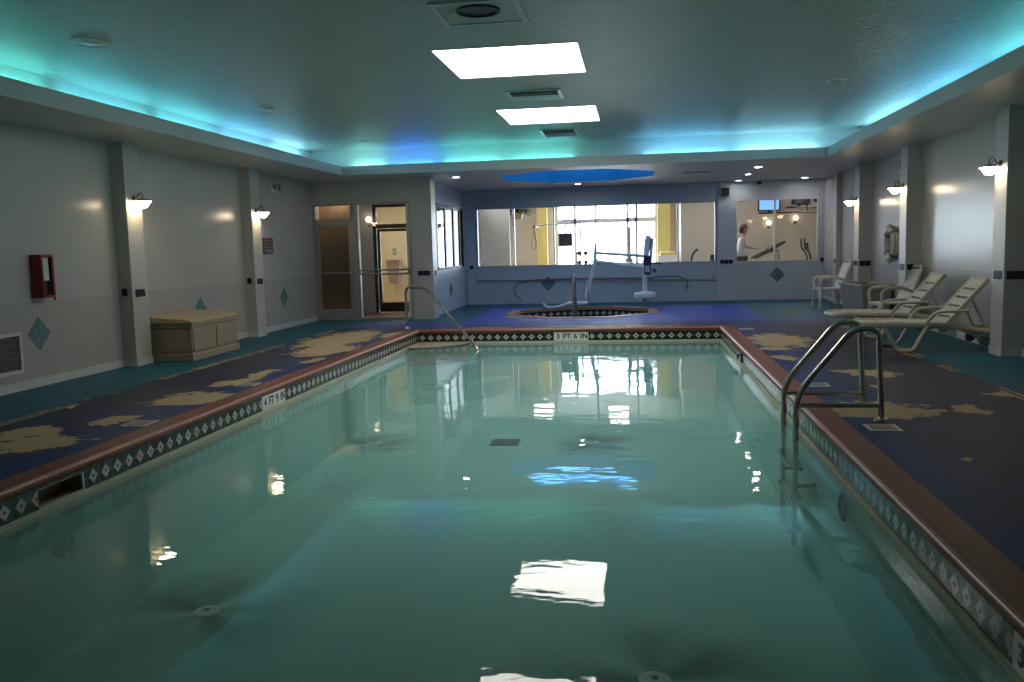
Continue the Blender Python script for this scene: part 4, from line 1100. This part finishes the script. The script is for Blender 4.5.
b = MB(); b.lathe([(.19, -.013), (.19, -.03), (.165, -.034), (.16, -.016), (.001, -.016)], (0, -.1, 0), 28); b.build('opening', BLACK, t)
def supply(x, y, w, d, label):
    t = thing('supply_vent', label, 'ceiling vent', (x, y, ZC), 0, None)
    b = MB(); f = .05
    b.box(-w, -w + f, -d, d, -.02, 0); b.box(w - f, w, -d, d, -.02, 0); b.box(-w + f, w - f, -d, -d + f, -.02, 0); b.box(-w + f, w - f, d - f, d, -.02, 0); b.build('frame', VENTM, t, bevel=.006)
    b = MB(); b.box(-w + f, w - f, -d + f, d - f, -.006, -.002); b.build('throat', BLACK, t)
    for k in range(4):
        M = Matrix.Translation((0, -d + f + (k + .5) * (2 * d - 2 * f) / 4, -.02)) @ Matrix.Rotation(.7 if k < 2 else -.7, 4, 'X')
        b = MB(); b.box(-w + f, w - f, -.035, .035, -.003, .003, M); b.build('blade', VENTM, t)
supply(-1.33, 12.0, .36, .34, 'shiny ceiling air vent between the two skylights')
supply(-1.35, 16.0, .33, .42, 'shiny ceiling air vent beyond the far skylight')
def downlight(x, y, label, r=.09, lit=True):
    t = thing('downlight', label, 'downlight', (x, y, ZS), 0, 'recessed downlights in the far soffit')
    b = MB(); b.lathe([(r, 0), (r, -.008), (r * .8, -.012), (r * .75, -.004)], n=20); b.build('rim', WHITE, t)
    b = MB(); b.lathe([(r * .78, -.004), (.001, -.006)], n=20); b.build('lens', DOWN if lit else CHAR, t)
downlight(-3.75, 18.35, 'lit soffit downlight nearest the entrance column', .1)
downlight(2.44, 18.6, 'lit soffit downlight above right deck, nearest of three in line', .1)
downlight(2.46, 20.45, 'lit soffit downlight above right deck, middle of three in line')
downlight(2.48, 22.4, 'lit soffit downlight above right deck, farthest of three in line', .08)
downlight(4.0, 22.2, 'lit soffit downlight in the far right corner', .1)
downlight(-1.42, 21.6, 'lit soffit downlight between the blue recess and far wall', .1)
downlight(-3.79, 20.2, 'unlit dark soffit downlight by the far left corner', .1, False)
t = thing('linear_vent', 'slotted soffit air vent right of the blue recess', 'ceiling vent', (1.25, 19.4, ZS))
b = MB(); b.box(-.3, .3, -.12, .12, -.012, 0); b.build('frame', VENTM, t, bevel=.004)
b = MB(); b.box(-.27, .27, -.08, -.02, -.015, -.012); b.box(-.27, .27, .02, .08, -.015, -.012); b.build('slot', BLACK, t)
t = thing('dome_camera', 'small black dome camera under the far soffit', 'camera', (2.98, 22.5, ZS))
b = MB(); b.lathe([(.08, 0), (.08, -.03), (.07, -.04)], n=20); b.build('base', WHITE, t)
b = MB(); b.lathe([(.068, -.04), (.055, -.09), (.03, -.115), (.001, -.12)], n=20); b.build('dome', BLACK, t)

# ---------------------------------------------------------------- pool ladder and corner rail
t = thing('pool_ladder', 'stainless steel pool ladder on the right pool edge', 'ladder', (0, 0, 0))
for y in (7.32, 7.92):
    pts = fillet([(1.26, y, -1.05), (1.265, y, .20), (1.70, y, .74), (1.90, y, .74), (1.93, y, 0)], .15, 8)
    b = MB(); b.tube(pts, .024, 14); b.build('rail', STEEL, t)
    b = MB(); b.tube([(1.268, y, .12), (1.926, y, .12)], .019, 10); b.build('brace_bar', STEEL, t)
    b = MB(); b.lathe([(.062, 0), (.058, .014), (.026, .03)], (1.93, y, 0), 18); b.build('flange', STEEL, t)
    b = MB(); b.tube([(1.265, y, -.55), (PX1, y, -.55)], .018, 8); b.tube([(PX1 - .03, y, -.55), (PX1, y, -.55)], .03, 10); b.build('wall_bumper', CHAR, t)
for z in (-.38, -.66, -.94):
    b = MB(); b.box(1.20, 1.33, 7.34, 7.90, z - .02, z + .01); b.build('tread', STEEL, t, bevel=.008)
t = thing('corner_handrail', 'bent steel handrail slanting into the far left pool corner', 'handrail', (0, 0, 0))
b = MB(); b.tube(fillet([(-4.34, 16.17, 0), (-4.34, 16.17, .78), (-3.84, 15.68, .78), (-2.66, 14.50, -.24), (-2.64, 14.48, -1.0)], .16, 8), .026, 14); b.build('rail', STEEL, t)
b = MB(); b.lathe([(.062, 0), (.058, .014), (.028, .03)], (-4.34, 16.17, 0), 18); b.build('flange', STEEL, t)

# ---------------------------------------------------------------- tan deck box
t = thing('deck_box', 'tan resin storage box against the left wall', 'storage box', (-6.48, 12.12, 0))
hx, hy = .34, .71
b = MB(); b.taper((-hx + .02, hx - .02, -hy + .02, hy - .02), (-hx, hx, -hy, hy), 0, .47); b.build('body', TANP, t, bevel=.012)
b = MB(); b.box(-hx - .015, hx + .015, -hy - .015, hy + .015, 0, .11); b.build('plinth', TANP, t, bevel=.012)
for y0, y1 in ((-hy + .04, -.015), (.015, hy - .04)):
    b = MB(); b.box(hx - .01, hx + .008, y0, y1, .13, .45); b.build('front_panel', TANP, t, bevel=.006)
b = MB(); b.box(-hx + .05, hx - .05, -hy - .006, -hy + .02, .13, .45); b.build('end_panel', TANP, t, bevel=.006)
b = MB(); b.box(-hx - .01, hx + .02, -hy - .02, hy + .02, .47, .525); b.build('lid_rim', TANP, t, bevel=.01)
b = MB(); b.prism([(-hx - .02, .525), (hx + .035, .525), (hx + .035, .555), (hx - .06, .59), (-hx - .02, .635)], lambda u, v, a: (u, a, v), -hy - .035, hy + .035); b.build('lid', TANL, t, bevel=.014)

# ---------------------------------------------------------------- grey bin
t = thing('towel_bin', 'large grey brown plastic bin against the right wall behind the chair', 'bin', (4.22, 17.25, 0), .06)
b = MB(); hx, hy = .2, .62
o0, o1 = (-hx, hx, -hy, hy), (-hx - .07, hx + .06, -hy - .06, hy + .06)
b.taper(o0, o1, .02, .60)
b.f.pop(1); b.m.pop(1)
b.taper((-hx + .02, hx - .02, -hy + .02, hy - .02), (-hx - .05, hx + .04, -hy - .04, hy + .04), .05, .60); b.f.pop(7 - 1 + 0) ; b.m.pop(6)
b.build('body', GREYP, t, bevel=.0)
b = MB(); x0, x1, y0, y1 = -hx - .10, hx + .085, -hy - .09, hy + .09
b.box(x0, x0 + .06, y0, y1, .58, .64); b.box(x1 - .06, x1, y0, y1, .58, .64); b.box(x0 + .06, x1 - .06, y0, y0 + .06, .58, .64); b.box(x0 + .06, x1 - .06, y1 - .06, y1, .58, .64); b.build('rim', GREYP, t, bevel=.012)
b = MB(); b.box(-hx - .05, hx + .05, -hy - .05, hy + .05, .42, .46); b.build('rib_band', GREYP, t, bevel=.01)
b = MB(); b.box(-.14, .14, -.5, .5, .05, .5); b.build('dark_contents', CHAR, t, bevel=.05)
for sx in (-.12, .12):
    for sy in (-.45, .45):
        b = MB(); b.lathe([(.03, -.015), (.03, .015)], (sx, sy, .03), 12, Matrix.Rotation(PI / 2, 4, 'Y')); b.build('caster', BLACK, t)

# ---------------------------------------------------------------- white resin armchairs (face local -X)
def armchair(loc, rz, label, mat):
    t = thing('resin_armchair', label, 'chair', loc, rz, 'white resin armchairs')
    b = MB(); b.box(-.24, .22, -.23, .23, .40, .43); b.box(-.265, -.235, -.23, .23, .38, .43); b.build('seat', mat, t, bevel=.012)
    for s in (-1, 1):
        b = MB(); b.tube([(-.235, s * .225, .40), (-.27, s * .255, 0)], [.03, .022], 10); b.build('leg', mat, t)
        b = MB(); b.tube([(.20, s * .215, .40), (.27, s * .25, 0)], [.03, .022], 10); b.build('leg', mat, t)
        b = MB(); b.tube(fillet([(-.235, s * .24, .41), (-.255, s * .27, .64), (.06, s * .28, .68), (.27, s * .22, .60)], .10, 8), .026, 10, flat=.8); b.build('armrest', mat, t)
    b = MB()                                               # frame and slats of the tall back
    n = 9; tilt = .36
    fr = [(.20 + .0, -.21, .42)] + [(.20 + tilt * .52, -.235, .92 - .0)] + [(.22 + tilt * .58, -.14, 1.0), (.22 + tilt * .58, .14, 1.0)] + [(.20 + tilt * .52, .235, .92), (.20, .21, .42)]
    b.tube(fillet(fr, .09, 6), .024, 10)
    for k in range(5):
        y = (k - 2) * .075
        b.box(-.028, .028, -.008, .008, 0, .56, Matrix.Translation((.20, y, .43)) @ Matrix.Rotation(math.atan2(tilt * .56, .55), 4, 'Y') @ Matrix.Rotation(PI / 2, 4, 'Z'))
    b.build('backrest', mat, t)
    return t
c0 = armchair((4.06, 15.0, 0), .14, 'white resin armchair between the grey bin and the loungers', LOUNGEP)
c1 = armchair((4.09, 19.85, 0), .10, 'white resin armchair at the far right corner by the window', WHITEP)

# ---------------------------------------------------------------- loungers (head towards local +X)
def lounger(loc, rz, label):
    t = thing('sun_lounger', label, 'sun lounger', loc, rz, 'ivory resin sun loungers')
    m = LOUNGEP; w = .31
    for s in (-1, 1):
        b = MB(); b.tube(fillet([(-.92, s * w * .9, .35), (-.80, s * w, .365), (.1, s * w, .34), (.55, s * w, .26), (.74, s * w * .95, .19)], .15), .03, 10, flat=1.25); b.build('side_rail', m, t)
        b = MB(); b.tube(fillet([(-.66, s * w, .35), (-.50, s * (w + .02), .03), (-.30, s * (w + .02), .03), (-.12, s * w, .35)], .05, 5), .033, 10, flat=.8); b.build('leg', m, t)
        b = MB(); b.tube([(.66, s * w * .95, .24), (.78, s * (w + .02), .02)], [.03, .022], 10); b.build('leg', m, t)
        b = MB(); b.tube([(.35, s * .22, .30), (.74, s * .24, .10)], .018, 8); b.build('strut', m, t)
        b = MB(); b.tube([(.74, s * .24, .28), (.48, s * .24, .26)], .018, 8); b.build('strut', m, t)
        b = MB(); b.tube(fillet([(-.15, s * (w + .02), .37), (-.04, s * (w + .04), .52), (.36, s * (w + .04), .525)], .08, 6), .024, 10, flat=.8); b.build('armrest', m, t)
    b = MB(); b.box(-.96, -.88, -.29, .29, .325, .37); b.build('foot_rail', m, t, bevel=.012)
    for k in range(8):
        x = -.86 + k * .122
        b = MB(); b.box(x, x + .10, -.29, .29, .355, .375); b.build('seat_slat', m, t, bevel=.006)
    # raised back: panel with four slots
    ang = math.radians(49); M = Matrix.Translation((.12, 0, .35)) @ Matrix.Rotation(-ang, 4, 'Y')
    b = MB()
    b.box(0, .74, -.27, -.19, -.012, .014, M); b.box(0, .74, .19, .27, -.012, .014, M)
    xs = [0, .09, .12, .27, .30, .41, .44, .55, .58, .74]
    for k in range(0, 10, 2): b.box(xs[k], xs[k + 1], -.19, .19, -.012, .014, M)
    b.box(.0, .74, -.275, -.25, -.03, .024, M); b.box(.0, .74, .25, .275, -.03, .024, M); b.box(.72, .75, -.27, .27, -.03, .024, M)
    b.build('backrest', m, t, bevel=.005)
    for s in (-.2, .2):
        b = MB(); b.tube([M @ Vector((.45, s, -.02)), (.62, s, .27)], .015, 8); b.build('prop', m, t)
    for s in (-1, 1):
        b = MB(); b.lathe([(.06, -.02), (.065, 0), (.06, .02)], (.60, s * (w - .05), .13), 16, Matrix.Rotation(PI / 2, 4, 'X')); b.build('wheel', GREYP, t)
    return t
l0 = lounger((3.75, 12.05, 0), .02, 'ivory resin sun lounger nearest the camera beside the right pilaster')
dup(l0, (3.79, 13.75, 0), .03, 'ivory resin sun lounger behind the nearest one, beside the armchair')

# ---------------------------------------------------------------- pool lift at the tub
t = thing('pool_lift', 'white pool lift with swing arm and seat beside the hot tub', 'pool lift', (.16, 20.6, 0))
b = MB(); b.tube([(0, 0, 0), (0, 0, .27)], .055, 14); b.build('deck_socket', GREYM, t)
b = MB(); b.lathe([(.001, .24), (.24, .24), (.255, .26), (.255, .33), (.22, .36), (.08, .38), (.055, .40)], n=28); b.build('base_cover', LIFTW, t)
b = MB(); b.tube([(0, 0, .36), (0.0, 0, .9), (.07, 0, 1.5), (.09, 0, 1.66)], [.055, .06, .075, .055], 14); b.build('mast', LIFTW, t)
b = MB(); b.box(-.075, .085, -.16, -.06, .72, 1.16, Matrix.Translation((.06, 0, .05))); bt = b.build('battery', BLUEP, t, bevel=.03)
b = MB(); b.box(-.05, .06, -.17, -.155, .78, .93, Matrix.Translation((.06, 0, .05))); b.build('control_panel', LAV, bt, bevel=.006)
b = MB(); b.tube([(.17, -.02, 1.6), (.15, -.03, 1.25), (.13, -.03, 1.0)], [.045, .032, .03], 10); b.build('actuator', GREYM, t)
b = MB(); b.tube([(.10, -.05, 1.04), (.38, -.05, 1.02)], .02, 8); b.ball((.22, -.05, .86), .05); b.build('handle_bar', CHAR, t)
b = MB(); b.tube([(.0, 0, .94), (-1.12, -.1, 1.10)], [.065, .055], 12, flat=.8); b.build('boom', LIFTW, t)
b = MB(); b.tube([(.02, 0, 1.20), (-1.14, -.1, 1.30)], [.04, .035], 12); b.build('upper_boom', LIFTW, t)
b = MB(); b.tube([(-1.12, -.1, 1.52), (-1.14, -.1, 1.05), (-1.26, -.12, .62), (-1.30, -.13, .42)], [.025, .05, .04, .03], 10); b.ball((-1.12, -.1, 1.10), .07); b.build('hanger_arm', LIFTW, t)
b = MB(); b.box(-.13, .13, -.22, .22, 0, .42, Matrix.Translation((-1.36, -.15, .28)) @ Matrix.Rotation(.2, 4, 'Y') @ Matrix.Diagonal((.18, 1, 1, 1))); b.build('seat_back', LIFTW, t, bevel=.02)
b = MB(); b.box(-.28, .2, -.22, .22, .10, .16, Matrix.Translation((-1.52, -.15, .02))); b.build('seat', LIFTW, t, bevel=.03)
b = MB(); b.tube(fillet([(-1.76, -.15, .14), (-2.05, -.15, .06), (-2.28, -.15, .06), (-2.36, -.15, .16)], .08), .05, 10, flat=.6); b.build('footrest', LIFTW, t)
b = MB(); b.tube([(-1.32, -.14, .48), (-1.28, -.15, .16)], .02, 8); b.build('seat_bracket', GREYM, t)

# ---------------------------------------------------------------- world and camera
w = bpy.data.worlds.new('overcast_daylight'); S.world = w; w.use_nodes = True
bg = w.node_tree.nodes['Background']; bg.inputs[0].default_value = (.80, .90, 1.0, 1); bg.inputs[1].default_value = 18.0
# ground outside the windows
b = MB(); b.box(-14, 12, 29.3, 60, -.2, -.1); struct(b.build('floor_outside', plain('pale_pavement', (.6, .6, .6), .8)))
b = MB(); b.box(-14, -4.6, 25.3, 29.3, -.2, -.1); struct(b.build('floor_outside_lobby', plain('pale_paving', (.6, .6, .6), .8)))

cam = bpy.data.cameras.new('camera'); co = bpy.data.objects.new('camera', cam); COL.objects.link(co)
Rw = [[0.989786056355128, 0.14024366940129826, -0.025598356154697546], [0.010528320550480702, 0.10716162186915937, 0.9941858685702376], [-0.14217143563792872, 0.9843008178352951, -0.10459054879586217]]
M = Matrix(((Rw[0][0], Rw[1][0], -Rw[2][0], 0), (Rw[0][1], Rw[1][1], -Rw[2][1], 0), (Rw[0][2], Rw[1][2], -Rw[2][2], 1.45), (0, 0, 0, 1)))
co.matrix_world = M
cam.sensor_fit = 'HORIZONTAL'; cam.sensor_width = 36; cam.lens = 879.477 / 1024 * 36; cam.clip_start = .05; cam.clip_end = 200
S.camera = co
S.view_settings.view_transform = 'Standard'; S.view_settings.look = 'None'; S.view_settings.gamma = 1; S.view_settings.use_curve_mapping = False
S.view_settings.exposure = 0.0
cy = S.cycles
cy.use_denoising = True; cy.max_bounces = 10; cy.diffuse_bounces = 5; cy.glossy_bounces = 5; cy.transparent_max_bounces = 24
cy.sample_clamp_indirect = 6; cy.caustics_reflective = False; cy.caustics_refractive = False
